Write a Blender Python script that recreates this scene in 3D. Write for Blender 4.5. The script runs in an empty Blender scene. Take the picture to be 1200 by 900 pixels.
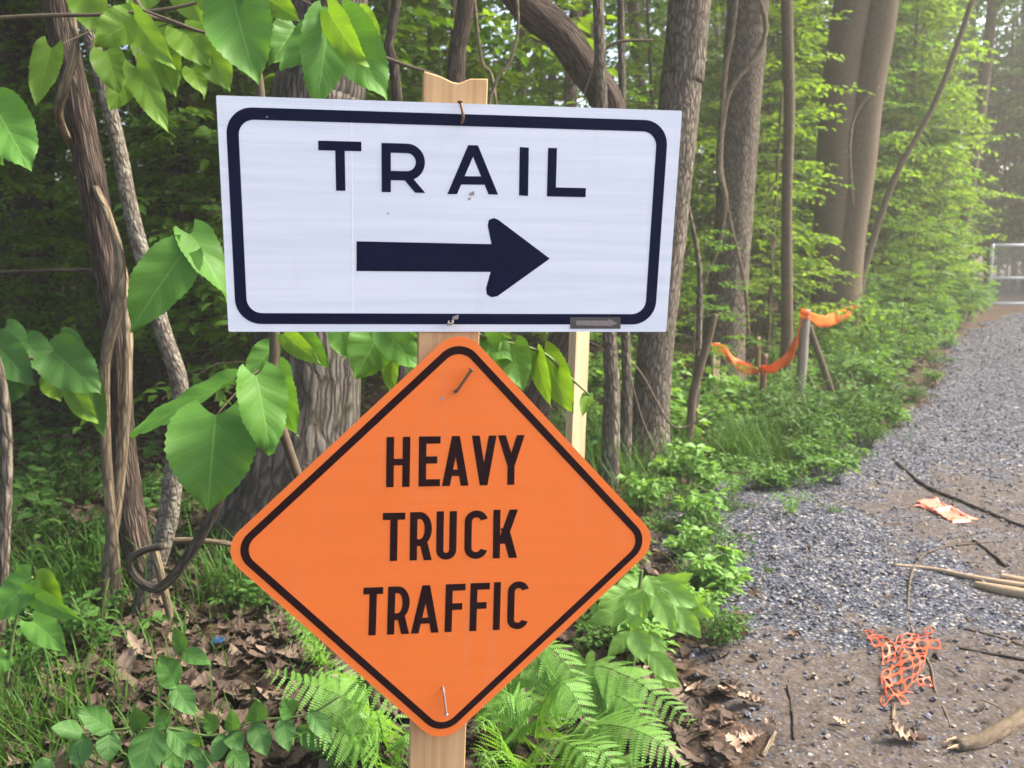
import bpy, math, random
import numpy as np
from mathutils import Vector, Matrix

random.seed(7)
RNG = np.random.default_rng(11)
sc = bpy.context.scene
COL = sc.collection
PI = math.pi

# ------------------------------------------------------------------ camera, sky, sun, exposure
PITCH = math.radians(9.0)
CAM_H = 1.55
F = 1082.0                                     # focal length in photo pixels (1200 wide)
cd = bpy.data.cameras.new('camera')
cam = bpy.data.objects.new('camera', cd)
COL.objects.link(cam)
cam.location = (0, 0, CAM_H)
cam.rotation_euler = (PI / 2 - PITCH, 0, 0)
cd.sensor_width = 36.0
cd.lens = 36.0 * F / 1200.0
cd.clip_start = 0.02
cd.clip_end = 500
cd.dof.use_dof = True
cd.dof.focus_distance = 1.9
cd.dof.aperture_fstop = 6.3
sc.camera = cam

SUN_EL, SUN_AZ = math.radians(46), math.radians(80)   # azimuth from +Y clockwise (towards +X)
w = bpy.data.worlds.new('World')
sc.world = w
w.use_nodes = True
nt = w.node_tree
sky = nt.nodes.new('ShaderNodeTexSky')
sky.sky_type = 'NISHITA'
sky.sun_disc = False
sky.sun_elevation = SUN_EL
sky.sun_rotation = SUN_AZ
sky.air_density = 1.0
sky.dust_density = 4.5
sky.ozone_density = 1.0
bg = nt.nodes['Background']
bg.inputs['Strength'].default_value = 0.15
nt.links.new(sky.outputs[0], bg.inputs['Color'])
sl = bpy.data.lights.new('sun', 'SUN')
sun = bpy.data.objects.new('sun', sl)
COL.objects.link(sun)
sl.energy = 2.6
sl.angle = math.radians(14)
sl.color = (1.0, 0.93, 0.80)
sd = Vector((math.sin(SUN_AZ) * math.cos(SUN_EL), math.cos(SUN_AZ) * math.cos(SUN_EL), math.sin(SUN_EL)))
sun.rotation_euler = sd.to_track_quat('Z', 'Y').to_euler()
vs = sc.view_settings
vs.view_transform = 'Standard'
vs.look = 'None'
vs.exposure = 2.0
vs.gamma = 1.0
vs.use_curve_mapping = False
cy = sc.cycles
cy.use_denoising = True
cy.max_bounces = 7
cy.diffuse_bounces = 4
cy.glossy_bounces = 2
cy.transmission_bounces = 4
cy.transparent_max_bounces = 6
cy.sample_clamp_indirect = 6
cy.caustics_reflective = False
cy.caustics_refractive = False

# ------------------------------------------------------------------ picture <-> place helpers
SP, CP = math.sin(PITCH), math.cos(PITCH)


def ray(px, py):
    a, b = (px - 600) / F, -(py - 450) / F
    return np.array([a, CP + b * SP, b * CP - SP])


def P(px, py, Y):
    d = ray(px, py)
    return d * (Y / d[1]) + np.array([0, 0, CAM_H])


def smooth01(x):
    x = np.clip(x, 0, 1)
    return x * x * (3 - 2 * x)


def hsh(i, j, s):
    n = (i * 374761393 + j * 668265263 + s * 1442695041) & 0xffffffff
    n = ((n ^ (n >> 13)) * 1274126177) & 0xffffffff
    return ((n ^ (n >> 16)) & 0xffff) / 65535.0


def vn(x, y, s=0, per=0):
    x = np.asarray(x, float); y = np.asarray(y, float)
    x, y = np.broadcast_arrays(x, y)
    xi = np.floor(x).astype(np.int64); yi = np.floor(y).astype(np.int64)
    fx = smooth01(x - xi); fy = smooth01(y - yi)
    m = (lambda a: a % per) if per else (lambda a: a)
    h = lambda a, b: hsh(m(a), b, s)
    return ((h(xi, yi) * (1 - fx) + h(xi + 1, yi) * fx) * (1 - fy) + (h(xi, yi + 1) * (1 - fx) + h(xi + 1, yi + 1) * fx) * fy)


def fbm(x, y, s=0, o=3):
    t = 0; a = .5
    for k in range(o):
        t = t + a * vn(np.asarray(x) * 2 ** k, np.asarray(y) * 2 ** k, s + k)
        a *= .5
    return t


def gz(x, y):
    """height of the ground"""
    x = np.asarray(x, float); y = np.asarray(y, float)
    forest = smooth01((path_left(y) - x) / 1.2)
    return (fbm(x * .55, y * .55, 5, 3) - .44) * (.05 + .2 * forest) + forest * .03


def G(px, py):
    d = ray(px, py)
    t = -CAM_H / d[2]
    for _ in range(6):
        p = d * t
        t = (float(gz(p[0], p[1])) - CAM_H) / d[2]
    p = d * t
    return np.array([p[0], p[1], CAM_H + p[2]])


_pl = [(-6, -6.0), (-2, -2.6), (0, -1.1), (2.0, 0.1), (2.6, .47), (3.05, .57), (3.5, .72), (3.9, .76), (4.5, 0.64), (5.1, 0.62), (5.6, .84), (6.2, 1.6),
       (7.7, 3.05), (9.8, 4.45), (11.5, 5.3), (13.9, 6.55), (18, 9.4), (24, 14.0), (34, 24)]


def path_left(y):
    return np.interp(y, [a for a, b in _pl], [b for a, b in _pl])


# ------------------------------------------------------------------ mesh helpers
class MB:
    def __init__(s):
        s.v = []; s.f = []; s.uv = []; s.n = 0

    def add(s, V, Fs, UV=None):
        V = np.asarray(V, float).reshape(-1, 3)
        if not isinstance(Fs, list) or (Fs and np.isscalar(Fs[0])):
            Fs = [Fs]
        for Fa in Fs:
            s.f.append(np.asarray(Fa, np.int64) + s.n)
        s.v.append(V)
        s.uv.append(np.zeros((len(V), 2)) if UV is None else np.asarray(UV, float).reshape(-1, 2))
        s.n += len(V)

    def mesh(s, name, mat, smooth=False):
        me = bpy.data.meshes.new(name)
        V = np.concatenate(s.v); UV = np.concatenate(s.uv)
        fl = [a for a in s.f if a.size]
        loops = np.concatenate([a.ravel() for a in fl])
        tot = np.concatenate([np.full(len(a), a.shape[1]) for a in fl])
        me.vertices.add(len(V)); me.vertices.foreach_set('co', V.astype(np.float32).ravel())
        me.loops.add(len(loops)); me.loops.foreach_set('vertex_index', loops.astype(np.int32))
        me.polygons.add(len(tot))
        me.polygons.foreach_set('loop_start', (np.cumsum(tot) - tot).astype(np.int32))
        if True:
            me.polygons.foreach_set('use_smooth', np.full(len(tot), bool(smooth)))
        u = me.uv_layers.new(name='UVMap')
        u.data.foreach_set('uv', UV[loops].astype(np.float32).ravel())
        me.update(calc_edges=True)
        me.validate()
        me.materials.append(mat)
        return me

    def build(s, name, mat, parent=None, smooth=False, loc=None):
        if loc is not None:
            s.v = [v - np.asarray(loc) for v in s.v]
        o = bpy.data.objects.new(name, s.mesh(name, mat, smooth))
        COL.objects.link(o)
        if parent is not None:
            o.parent = parent
        if loc is not None:
            o.location = loc
        return o


def tag(o, label, cat, group=None):
    o['label'] = label; o['category'] = cat
    if group:
        o['group'] = group
    return o


def kind(o, k):
    o['kind'] = k
    return o


def empty(name, loc, label, cat, group=None):
    o = bpy.data.objects.new(name, None)
    o.empty_display_size = .1
    COL.objects.link(o); o.location = loc
    return tag(o, label, cat, group)


def part(mb, name, mat, root, smooth=False):
    """mesh given in world coordinates under a root that only has a location"""
    r = np.array(root.location)
    if root.parent:
        r = r + np.array(root.parent.location)
    mb.v = [v - r for v in mb.v]
    return mb.build(name, mat, root, smooth)


def copy_tree(o, parent=None):
    c = o.copy(); COL.objects.link(c)
    c.parent = parent
    for ch in list(o.children):
        copy_tree(ch, c)
    return c


def norm(a):
    return a / (np.linalg.norm(a, axis=-1, keepdims=True) + 1e-12)


def catmull(pts, n):
    pts = np.asarray(pts, float)
    if len(pts) < 3:
        t = np.linspace(0, 1, n)[:, None]
        return pts[0] * (1 - t) + pts[-1] * t
    q = np.vstack([2 * pts[0] - pts[1], pts, 2 * pts[-1] - pts[-2]])
    L = np.concatenate([[0], np.cumsum(np.linalg.norm(np.diff(pts[:, :3], axis=0), axis=1))])
    u = np.interp(np.linspace(0, L[-1], n), L, np.arange(len(pts)))
    i = np.minimum(u.astype(int), len(pts) - 2); t = (u - i)[:, None]
    a, b, c, d = q[i], q[i + 1], q[i + 2], q[i + 3]
    return .5 * (2 * b + (c - a) * t + (2 * a - 5 * b + 4 * c - d) * t ** 2 + (3 * b - a - 3 * c + d) * t ** 3)


def tube(mb, pts, rad, n=24, k=8, rough=None, seed=0, cap=True):
    """pts (m,3), rad (m) -> swept tube. rough = (amp, freq around, freq along) ridges in the surface"""
    pr = catmull(np.c_[np.asarray(pts, float), np.broadcast_to(np.asarray(rad, float), (len(pts),))], n)
    p, r = pr[:, :3], np.maximum(pr[:, 3], .0004)
    T = norm(np.gradient(p, axis=0))
    ref = np.array([0, 1., 0]) if abs(T[0][1]) < .8 else np.array([0, 0, 1.])
    Ns = []
    nv = ref
    for t in T:
        nv = nv - t * nv.dot(t); nv = nv / np.linalg.norm(nv); Ns.append(nv)
    Ns = np.array(Ns); B = np.cross(T, Ns)
    th = np.linspace(0, 2 * PI, k + 1)
    L = np.concatenate([[0], np.cumsum(np.linalg.norm(np.diff(p, axis=0), axis=1))])
    R = np.broadcast_to(r[:, None], (n, k + 1)).copy()
    if rough:
        amp, fa, fl = rough
        a = np.broadcast_to(th[None, :] / (2 * PI) * fa, R.shape); l = np.broadcast_to(L[:, None] * fl, R.shape)
        warp = vn(l * .6, a * 0 + seed, seed + 9) * 1.3
        nz = 1 - np.abs(2 * vn(a, l, seed, fa) - 1) ** .7
        nz2 = vn(a * 2, l * 2.3, seed + 3, fa * 2)
        R *= 1 + amp * (nz - .5) * 1.4 + amp * .5 * (nz2 - .5)
        R[:, -1] = R[:, 0]
    V = p[:, None] + R[..., None] * (np.cos(th)[None, :, None] * Ns[:, None] + np.sin(th)[None, :, None] * B[:, None])
    V = V.reshape(-1, 3)
    i, j = np.meshgrid(np.arange(n - 1), np.arange(k), indexing='ij')
    a = i * (k + 1) + j
    Fq = np.stack([a, a + 1, a + k + 2, a + k + 1], -1).reshape(-1, 4)
    UV = np.stack([th[None, :] * np.mean(r) + 0 * L[:, None], L[:, None] + 0 * th[None, :]], -1).reshape(-1, 2)
    if cap:
        V = np.vstack([V, p[0] - T[0] * r[0] * .15, p[-1] + T[-1] * r[-1] * .15])
        UV = np.vstack([UV, [0, 0], [0, L[-1]]])
        m = len(V)
        jj = np.arange(k)
        c0 = np.stack([np.full(k, m - 2), jj + 1, jj], -1)
        b0 = (n - 1) * (k + 1)
        c1 = np.stack([np.full(k, m - 1), b0 + jj, b0 + jj + 1], -1)
        mb.add(V, [Fq, c0, c1], UV)
    else:
        mb.add(V, [Fq], UV)


def box_verts(mb, c, ax, ay, az):
    """box from centre and three half-axis vectors"""
    c, ax, ay, az = map(np.asarray, (c, ax, ay, az))
    V = [c + sx * ax + sy * ay + sz * az for sz in (-1, 1) for sx, sy in ((-1, -1), (1, -1), (1, 1), (-1, 1))]
    mb.add(V, [np.array([[0, 3, 2, 1], [4, 5, 6, 7], [0, 1, 5, 4], [1, 2, 6, 5], [2, 3, 7, 6], [3, 0, 4, 7]])])


# ---- leaves
def leaves(mb, Pb, D, N, L, Wd, cup=.12):
    """many small folded leaves: base points, directions, normals, lengths, width/length"""
    Pb = np.asarray(Pb, float); n = len(Pb)
    D = norm(np.asarray(D, float)); N = np.asarray(N, float)
    S = norm(np.cross(D, N)); N = np.cross(S, D)
    L = np.broadcast_to(np.asarray(L, float), (n,))[:, None]
    Wd = np.broadcast_to(np.asarray(Wd, float), (n,))[:, None]
    h = L * Wd * .5
    up = N * h * (cup * 2.4)
    v = np.stack([Pb, Pb + D * L * .28 + S * h * .92 + up, Pb + D * L * .66 + S * h * .74 + up, Pb + D * L - N * L * .10,
                  Pb + D * L * .66 - S * h * .74 + up, Pb + D * L * .28 - S * h * .92 + up, Pb + D * L * .5 + N * L * .03], 1)
    b = np.arange(n)[:, None] * 7
    f = np.concatenate([b + np.array([0, 1, 6, 6]), ], 0)[:0]
    tri = np.concatenate([b + np.array(t) for t in ((0, 1, 6), (6, 2, 3), (0, 6, 5), (6, 3, 4), (1, 2, 6), (6, 4, 5))], 0)
    uv = np.tile(np.array([[.5, 0], [1, .3], [.9, .66], [.5, 1], [.1, .66], [0, .3], [.5, .5]]), (n, 1))
    mb.add(v.reshape(-1, 3), [tri], uv)


def big_leaf(mb, base, tip, width, nrm, lobe=.16, shape='heart', droop=.12, cup=.10, nu=7, nvv=30, seed=0, serr=.022):
    base = np.asarray(base, float); tip = np.asarray(tip, float)
    ax = tip - base; L = np.linalg.norm(ax); d = ax / L
    s = np.cross(d, nrm); s /= np.linalg.norm(s); n = np.cross(s, d)
    rs = np.random.default_rng(seed)
    t = np.linspace(0, 1, nvv)
    if shape == 'heart':
        wv = np.interp(t, [0, .06, .16, .3, .45, .6, .75, .88, .95, 1], [.46, .74, .93, 1, .96, .82, .58, .28, .10, 0])
    else:
        wv = np.interp(t, [0, .08, .2, .38, .55, .72, .86, .95, 1], [.06, .42, .80, 1, .96, .74, .42, .16, 0])
    u = np.linspace(-1, 1, 2 * nu + 1)
    T, U = np.meshgrid(t, u, indexing='ij')
    half = wv[:, None] * width / 2
    edge = (np.abs(U) > .99) * serr * width * ((np.arange(nvv)[:, None] % 2) - .5) * (T < .93)
    X = U * half + np.sign(U) * edge
    lb = lobe if shape == 'heart' else .03
    Yv = T * L - lb * L * np.abs(U) ** 1.6 * (1 - T) ** 2.2
    a, b = rs.uniform(0, 6, 2)
    Z = (cup * width * np.abs(U) ** 1.3 * wv[:, None] - droop * L * T ** 2 + droop * L * .75 * T
         + .022 * width * np.sin(T * 22 - np.abs(U) * 5 + a) * np.abs(U)
         + .06 * width * np.sin(T * 4 + b) * U + rs.normal(0, .07) * width * U * T + .05 * width * np.sin(T * 7 + a * 2) * np.abs(U) ** 3)
    V = base + X[..., None] * s + Yv[..., None] * d + Z[..., None] * n
    k = 2 * nu + 1
    i, j = np.meshgrid(np.arange(nvv - 1), np.arange(k - 1), indexing='ij')
    q = i * k + j
    mb.add(V.reshape(-1, 3), [np.stack([q, q + 1, q + k + 1, q + k], -1).reshape(-1, 4)], np.stack([U * .5 + .5, T], -1).reshape(-1, 2))


def px_leaf(mb, bx, by, tx, ty, wpx, Y, dY=0, roll=0, shape='heart', seed=0, **kw):
    b, t = P(bx, by, Y), P(tx, ty, Y + dY)
    mid = (b + t) / 2
    ax = norm(t - b)
    v = norm(np.array([0, 0, CAM_H + .9]) - mid)
    v = norm(v - ax * v.dot(ax))
    r = math.radians(roll)
    nrm = v * math.cos(r) + np.cross(ax, v) * math.sin(r)
    big_leaf(mb, b, t, wpx / F * Y / max(.35, math.cos(r)), nrm, shape=shape, seed=seed, **kw)
    return b


# ------------------------------------------------------------------ materials
class NM:
    def __init__(s, name):
        s.m = bpy.data.materials.new(name); s.m.use_nodes = True
        s.t = s.m.node_tree; s.N = s.t.nodes
        s.b = s.N['Principled BSDF']; s.out = s.N['Material Output']

    def n(s, typ, **kw):
        o = s.N.new('ShaderNode' + typ)
        for k, v in kw.items():
            if k.startswith('i_'):
                key = k[2:].replace('_', ' ')
                o.inputs[key].default_value = v
            else:
                setattr(o, k, v)
        return o

    def l(s, a, b):
        s.t.links.new(a, b)

    def ramp(s, fac, stops):
        r = s.n('ValToRGB'); e = r.color_ramp.elements
        while len(e) < len(stops):
            e.new(.5)
        for x, (p, c) in zip(e, stops):
            x.position = p; x.color = (*c, 1)
        s.l(fac, r.inputs[0])
        return r.outputs[0]

    def coords(s, kind='Object', scale=(1, 1, 1)):
        c = s.n('TexCoord'); m = s.n('Mapping'); m.inputs['Scale'].default_value = scale
        s.l(c.outputs[kind], m.inputs[0])
        return m.outputs[0]

    def noise(s, vec, scale, detail=4, rough=.6, dist=0):
        x = s.n('TexNoise'); x.inputs['Scale'].default_value = scale; x.inputs['Detail'].default_value = detail
        x.inputs['Roughness'].default_value = rough; x.inputs['Distortion'].default_value = dist
        s.l(vec, x.inputs['Vector'])
        return x.outputs[0]

    def math(s, op, a, b=None, c=None):
        x = s.n('Math', operation=op)
        for i, v in enumerate((a, b, c)):
            if v is None:
                continue
            if isinstance(v, (int, float)):
                x.inputs[i].default_value = v
            else:
                s.l(v, x.inputs[i])
        return x.outputs[0]

    def mix(s, fac, a, b, mode='MIX'):
        x = s.n('Mix', data_type='RGBA', blend_type=mode)
        for i, v in ((0, fac), (6, a), (7, b)):
            if isinstance(v, (int, float)):
                x.inputs[i].default_value = v
            elif isinstance(v, tuple):
                x.inputs[i].default_value = (*v, 1)
            else:
                s.l(v, x.inputs[i])
        return x.outputs[2]

    def n_val(s, c):
        x = s.n('RGBToBW'); s.l(c, x.inputs[0]); return x.outputs[0]

    def bump(s, h, strength=.5, dist=.01):
        x = s.n('Bump'); x.inputs['Strength'].default_value = strength; x.inputs['Distance'].default_value = dist
        s.l(h, x.inputs['Height'])
        s.l(x.outputs[0], s.b.inputs['Normal'])
        return x.outputs[0]

    def fin(s, col=None, rough=.8, spec=.3):
        if col is not None:
            if isinstance(col, tuple):
                s.b.inputs['Base Color'].default_value = (*col, 1)
            else:
                s.l(col, s.b.inputs['Base Color'])
        s.b.inputs['Roughness'].default_value = rough
        s.b.inputs['Specular IOR Level'].default_value = spec
        return s.m


def leaf_mat(name, c1, c2, tr=.42, veins=0, rough=.5, spec=.3, yellow=1.0):
    m = NM(name)
    g = m.n('NewGeometry')
    col = m.mix(g.outputs['Random Per Island'], c1, c2)
    uv = m.coords('UV')
    nz = m.noise(m.coords('Object'), 14, 3)
    col = m.mix(m.math('MULTIPLY', nz, .45), col, (c1[0] * .6, c1[1] * .6, c1[2] * .6))
    if veins:
        sx = m.n('SeparateXYZ'); m.l(uv, sx.inputs[0])
        u = m.math('ABSOLUTE', m.math('SUBTRACT', sx.outputs[0], .5))
        mid = m.math('LESS_THAN', u, .014)
        k = m.math('FRACT', m.math('SUBTRACT', m.math('MULTIPLY', sx.outputs[1], veins), m.math('MULTIPLY', m.math('POWER', u, .85), veins * .55)))
        d = m.math('ABSOLUTE', m.math('SUBTRACT', k, .5))
        side = m.math('LESS_THAN', d, .03)
        v = m.math('MAXIMUM', mid, m.math('MULTIPLY', side, .4))
        col = m.mix(m.math('MULTIPLY', v, .5), col, (c2[0] * 1.6 + .03, c2[1] * 1.5 + .03, c2[2] * 1.5 + .03))
        hh = m.math('ADD', m.math('MULTIPLY', m.math('MINIMUM', d, .3), 2.0), m.math('MULTIPLY', mid, -.6))
        cell = m.n('TexVoronoi'); cell.inputs['Scale'].default_value = 55; m.l(uv, cell.inputs['Vector'])
        hh = m.math('ADD', hh, m.math('MULTIPLY', cell.outputs[0], -.35))
        nrm = m.bump(hh, .28, .003)
    if veins:
        sp = m.noise(m.coords('Object'), 46, 3, .6)
        f = m.ramp(sp, [(.70, (0, 0, 0)), (.74, (1, 1, 1))])
        col = m.mix(m.math('MULTIPLY', m.n_val(f), .6), col, (.10, .075, .02))
        mot = m.noise(m.coords('Object'), 160, 3, .7)
        col = m.mix(m.math('MULTIPLY', mot, .35), col, (c1[0] * .62, c1[1] * .72, c1[2] * .6))
    m.fin(col, rough, spec)
    tl = m.n('BsdfTranslucent')
    tc = m.mix(1.0, col, (1.45 * yellow, 1.35, .5), 'MULTIPLY')
    m.l(tc, tl.inputs[0])
    mx = m.n('MixShader'); mx.inputs[0].default_value = tr
    m.l(m.b.outputs[0], mx.inputs[1]); m.l(tl.outputs[0], mx.inputs[2])
    m.l(mx.outputs[0], m.out.inputs[0])
    return m.m


def bark_mat(name, dark, mid, light, su=60, sv=9, bump=.6, lichen=None, moss=0, plate=.6):
    m = NM(name)
    c = m.n('TexCoord')
    wob = m.n('TexNoise'); wob.inputs['Scale'].default_value = 7; wob.inputs['Detail'].default_value = 4
    m.l(c.outputs['UV'], wob.inputs['Vector'])
    off = m.n('VectorMath', operation='MULTIPLY_ADD'); m.l(wob.outputs['Color'], off.inputs[0])
    off.inputs[1].default_value = (1.6 / su, 1.2 / sv, 0); m.l(c.outputs['UV'], off.inputs[2])
    mp = m.n('Mapping'); mp.inputs['Scale'].default_value = (su, sv, 1); m.l(off.outputs[0], mp.inputs[0])
    vo = m.n('TexVoronoi', feature='DISTANCE_TO_EDGE'); vo.inputs['Scale'].default_value = 1.0; m.l(mp.outputs[0], vo.inputs['Vector'])
    fur = m.n_val(m.ramp(vo.outputs['Distance'], [(.02, (0, 0, 0)), (.28, (1, 1, 1))]))
    n1 = m.noise(m.coords('UV', (su * 2.2, sv * 2.4, 1)), 1, 5, .65, .4)
    h = m.math('ADD', m.math('MULTIPLY', fur, plate), m.math('MULTIPLY', n1, 1.25 - plate * .75))
    n2 = m.noise(m.coords('Object'), 4.5, 4)
    col = m.ramp(h, [(.30, dark), (.62, mid), (1.0, light)])  # furrows darkened in the colour in place of their shade
    col = m.mix(m.math('MULTIPLY', n2, .5), col, mid)
    if lichen:
        n3 = m.noise(m.coords('Object'), 26, 4, .7)
        f = m.ramp(n3, [(.52, (0, 0, 0)), (.62, (1, 1, 1))])
        col = m.mix(m.math('MULTIPLY', f, .7), col, lichen)
    if moss:
        n4 = m.noise(m.coords('Object'), 3.2, 4, .7)
        f = m.ramp(n4, [(.5, (0, 0, 0)), (.66, (1, 1, 1))])
        col = m.mix(m.math('MULTIPLY', f, moss), col, (.045, .06, .015))
    m.bump(h, bump, .012)
    return m.fin(col, .9, .2)


def plain(name, col, rough=.7, spec=.3, var=.25, scale=30, bump=.0):
    m = NM(name)
    nz = m.noise(m.coords('Object'), scale, 4)
    c = m.mix(m.math('MULTIPLY', nz, var * 2), col, (col[0] * .5, col[1] * .5, col[2] * .5))
    if bump:
        m.bump(nz, bump, .003)
    return m.fin(c, rough, spec)


def wood_mat(name, a, b, along='Z', k=1.0):
    m = NM(name)
    s = (38 * k, 38 * k, 1.6 * k)
    v = m.coords('Object', s)
    n1 = m.noise(v, 1, 4, .55, .8)
    n2 = m.noise(m.coords('Object', (160, 160, 6)), 1, 2)
    col = m.ramp(n1, [(.3, a), (.55, b), (.75, tuple(min(1, x * 1.12) for x in b))])
    col = m.mix(m.math('MULTIPLY', n2, .22), col, a)
    vo = m.n('TexVoronoi'); vo.inputs['Scale'].default_value = 1.0
    m.l(m.coords('Object', (14, 14, 4.5)), vo.inputs['Vector'])
    kn = m.ramp(vo.outputs[0], [(.06, (1, 1, 1)), (.13, (0, 0, 0))])
    col = m.mix(m.math('MULTIPLY', kn, .45), col, (a[0] * .45, a[1] * .35, a[2] * .3))
    m.bump(n1, .15, .003)
    return m.fin(col, .7, .25)


M = {}
M['leaf_front'] = leaf_mat('large_leaf', (.085, .22, .035), (.12, .275, .047), .36, veins=6, rough=.5, spec=.2)
M['leaf_yellow'] = leaf_mat('young_leaf', (.12, .245, .022), (.16, .29, .03), .45, veins=6, rough=.45)
M['leaf_dim'] = leaf_mat('large_leaf_shaded', (.05, .13, .025), (.065, .17, .03), .38, veins=6, rough=.5)  # darker copy of the large leaf green, shade put into the colour
M['leaf_oval'] = leaf_mat('oval_leaf', (.075, .20, .045), (.11, .25, .06), .36, veins=7, rough=.5)
M['fern'] = leaf_mat('fern_frond', (.125, .29, .048), (.175, .35, .068), .45, rough=.55)
M['herb'] = leaf_mat('herb_leaf', (.17, .34, .07), (.22, .40, .09), .40, veins=7, rough=.5)
M['far_a'] = leaf_mat('understory_leaf', (.065, .155, .018), (.13, .26, .034), .50, rough=.6, spec=.2)
M['far_b'] = leaf_mat('maple_leaf', (.12, .23, .022), (.20, .33, .042), .55, rough=.6, spec=.2)
M['far_c'] = leaf_mat('canopy_leaf', (.035, .09, .012), (.075, .16, .022), .42, rough=.6, spec=.2)
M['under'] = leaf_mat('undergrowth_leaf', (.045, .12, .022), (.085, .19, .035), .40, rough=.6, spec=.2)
M['shrub'] = leaf_mat('shrub_leaf', (.085, .20, .042), (.15, .29, .062), .42, rough=.6, spec=.2)
M['grass'] = leaf_mat('grass_blade', (.042, .115, .015), (.085, .18, .028), .35, rough=.6, spec=.2)
M['bark_furrow'] = bark_mat('furrowed_bark', (.010, .008, .007), (.062, .053, .044), (.15, .132, .112), 46, 6, 1.0, moss=.3, plate=.55)
M['bark_grey'] = bark_mat('grey_bark', (.028, .022, .017), (.112, .090, .070), (.235, .20, .16), 55, 12, 1.0, moss=.25, plate=.7)
M['bark_pale'] = bark_mat('smooth_bark', (.050, .036, .024), (.105, .078, .052), (.17, .132, .094), 45, 14, .35, moss=.25, plate=.25)
M['bark_vine'] = bark_mat('shaggy_vine_bark', (.016, .011, .008), (.06, .042, .033), (.17, .13, .105), 110, 7, 1.0, plate=.7)
M['bark_tan'] = bark_mat('tan_vine_bark', (.06, .045, .03), (.15, .115, .075), (.25, .20, .14), 60, 9, .6)
M['bark_spot'] = bark_mat('spotted_vine_bark', (.045, .038, .03), (.12, .10, .08), (.2, .175, .14), 60, 25, .7, lichen=(.26, .25, .2))
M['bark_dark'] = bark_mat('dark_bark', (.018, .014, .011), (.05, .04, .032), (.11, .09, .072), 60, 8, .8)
M['twig'] = plain('twig_bark', (.13, .10, .07), .85, .2, .5, 60)
M['greenstem'] = plain('green_stem', (.12, .17, .05), .6, .3, .3, 30)
M['post_wood'] = wood_mat('pine_post', (.42, .235, .10), (.60, .38, .19))
M['stake_wood'] = wood_mat('stake_wood', (.50, .34, .17), (.70, .53, .32))
M['grey_wood'] = wood_mat('weathered_wood', (.12, .10, .08), (.25, .22, .18))
M['rust'] = plain('rusty_nail', (.20, .095, .05), .6, .5, .6, 200)
M['steel'] = plain('dull_nail', (.38, .30, .27), .4, .6, .4, 200)
M['galv'] = plain('galvanised_steel', (.50, .51, .52), .45, .5, .2, 40)
M['tape'] = NM('orange_tape').m


def tape_mat(name, col, tr=.45):
    m = NM(name)
    nz = m.noise(m.coords('Object'), 22, 3)
    c = m.mix(m.math('MULTIPLY', nz, .4), col, (col[0] * .7, col[1] * .5, col[2] * .5))
    m.fin(c, .45, .4)
    tl = m.n('BsdfTranslucent'); m.l(c, tl.inputs[0])
    mx = m.n('MixShader'); mx.inputs[0].default_value = tr
    m.l(m.b.outputs[0], mx.inputs[1]); m.l(tl.outputs[0], mx.inputs[2]); m.l(mx.outputs[0], m.out.inputs[0])
    return m.m


M['tape'] = tape_mat('orange_tape', (.95, .25, .04), .5)
M['net'] = tape_mat('orange_net', (.72, .11, .045), .1)
M['rag'] = tape_mat('orange_rag', (.75, .22, .15), .1)


def dead_mat():
    m = NM('dead_leaf')
    g = m.n('NewGeometry')
    col = m.ramp(g.outputs['Random Per Island'], [(0, (.024, .016, .011)), (.45, (.056, .037, .026)), (.8, (.10, .070, .050)), (1, (.21, .155, .115))])
    nz = m.noise(m.coords('Object'), 40, 3)
    col = m.mix(m.math('MULTIPLY', nz, .5), col, (.05, .03, .02))
    return m.fin(col, .75, .25)


M['dead'] = dead_mat()


def oak_mat():
    m = NM('dry_oak_leaf')
    nz = m.noise(m.coords('Object'), 35, 4)
    col = m.ramp(nz, [(.3, (.20, .125, .08)), (.7, (.42, .30, .21))])
    return m.fin(col, .7, .25)


M['oak'] = oak_mat()


def stone_mat():
    m = NM('gravel_stone')
    g = m.n('NewGeometry')
    col = m.ramp(g.outputs['Random Per Island'], [(0, (.034, .039, .056)), (.35, (.075, .085, .122)), (.6, (.125, .135, .172)), (.86, (.19, .188, .192)), (.95, (.22, .175, .135)), (1, (.42, .40, .385))])
    nz = m.noise(m.coords('Object'), 90, 3)
    col = m.mix(m.math('MULTIPLY', nz, .5), col, (.12, .105, .095))
    m.bump(nz, .4, .002)
    return m.fin(col, .85, .3)


M['stone'] = stone_mat()


def ground_mat():
    m = NM('forest_floor')
    v = m.coords('Object')
    n1 = m.noise(v, 3.0, 6, .7)
    n2 = m.noise(v, 38, 4, .7)
    vo = m.n('TexVoronoi'); vo.inputs['Scale'].default_value = 24; m.l(v, vo.inputs['Vector'])
    leafc = m.ramp(vo.outputs['Color'], [(0, (.035, .022, .014)), (.5, (.085, .052, .033)), (1, (.16, .10, .065))])
    col = m.ramp(n1, [(.35, (.020, .015, .012)), (.65, (.052, .038, .030))])
    col = m.mix(m.ramp(n2, [(.42, (0, 0, 0)), (.6, (1, 1, 1))]), col, leafc)
    m.bump(n2, .8, .02)
    return m.fin(col, .95, .15)


M['ground'] = ground_mat()


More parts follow.
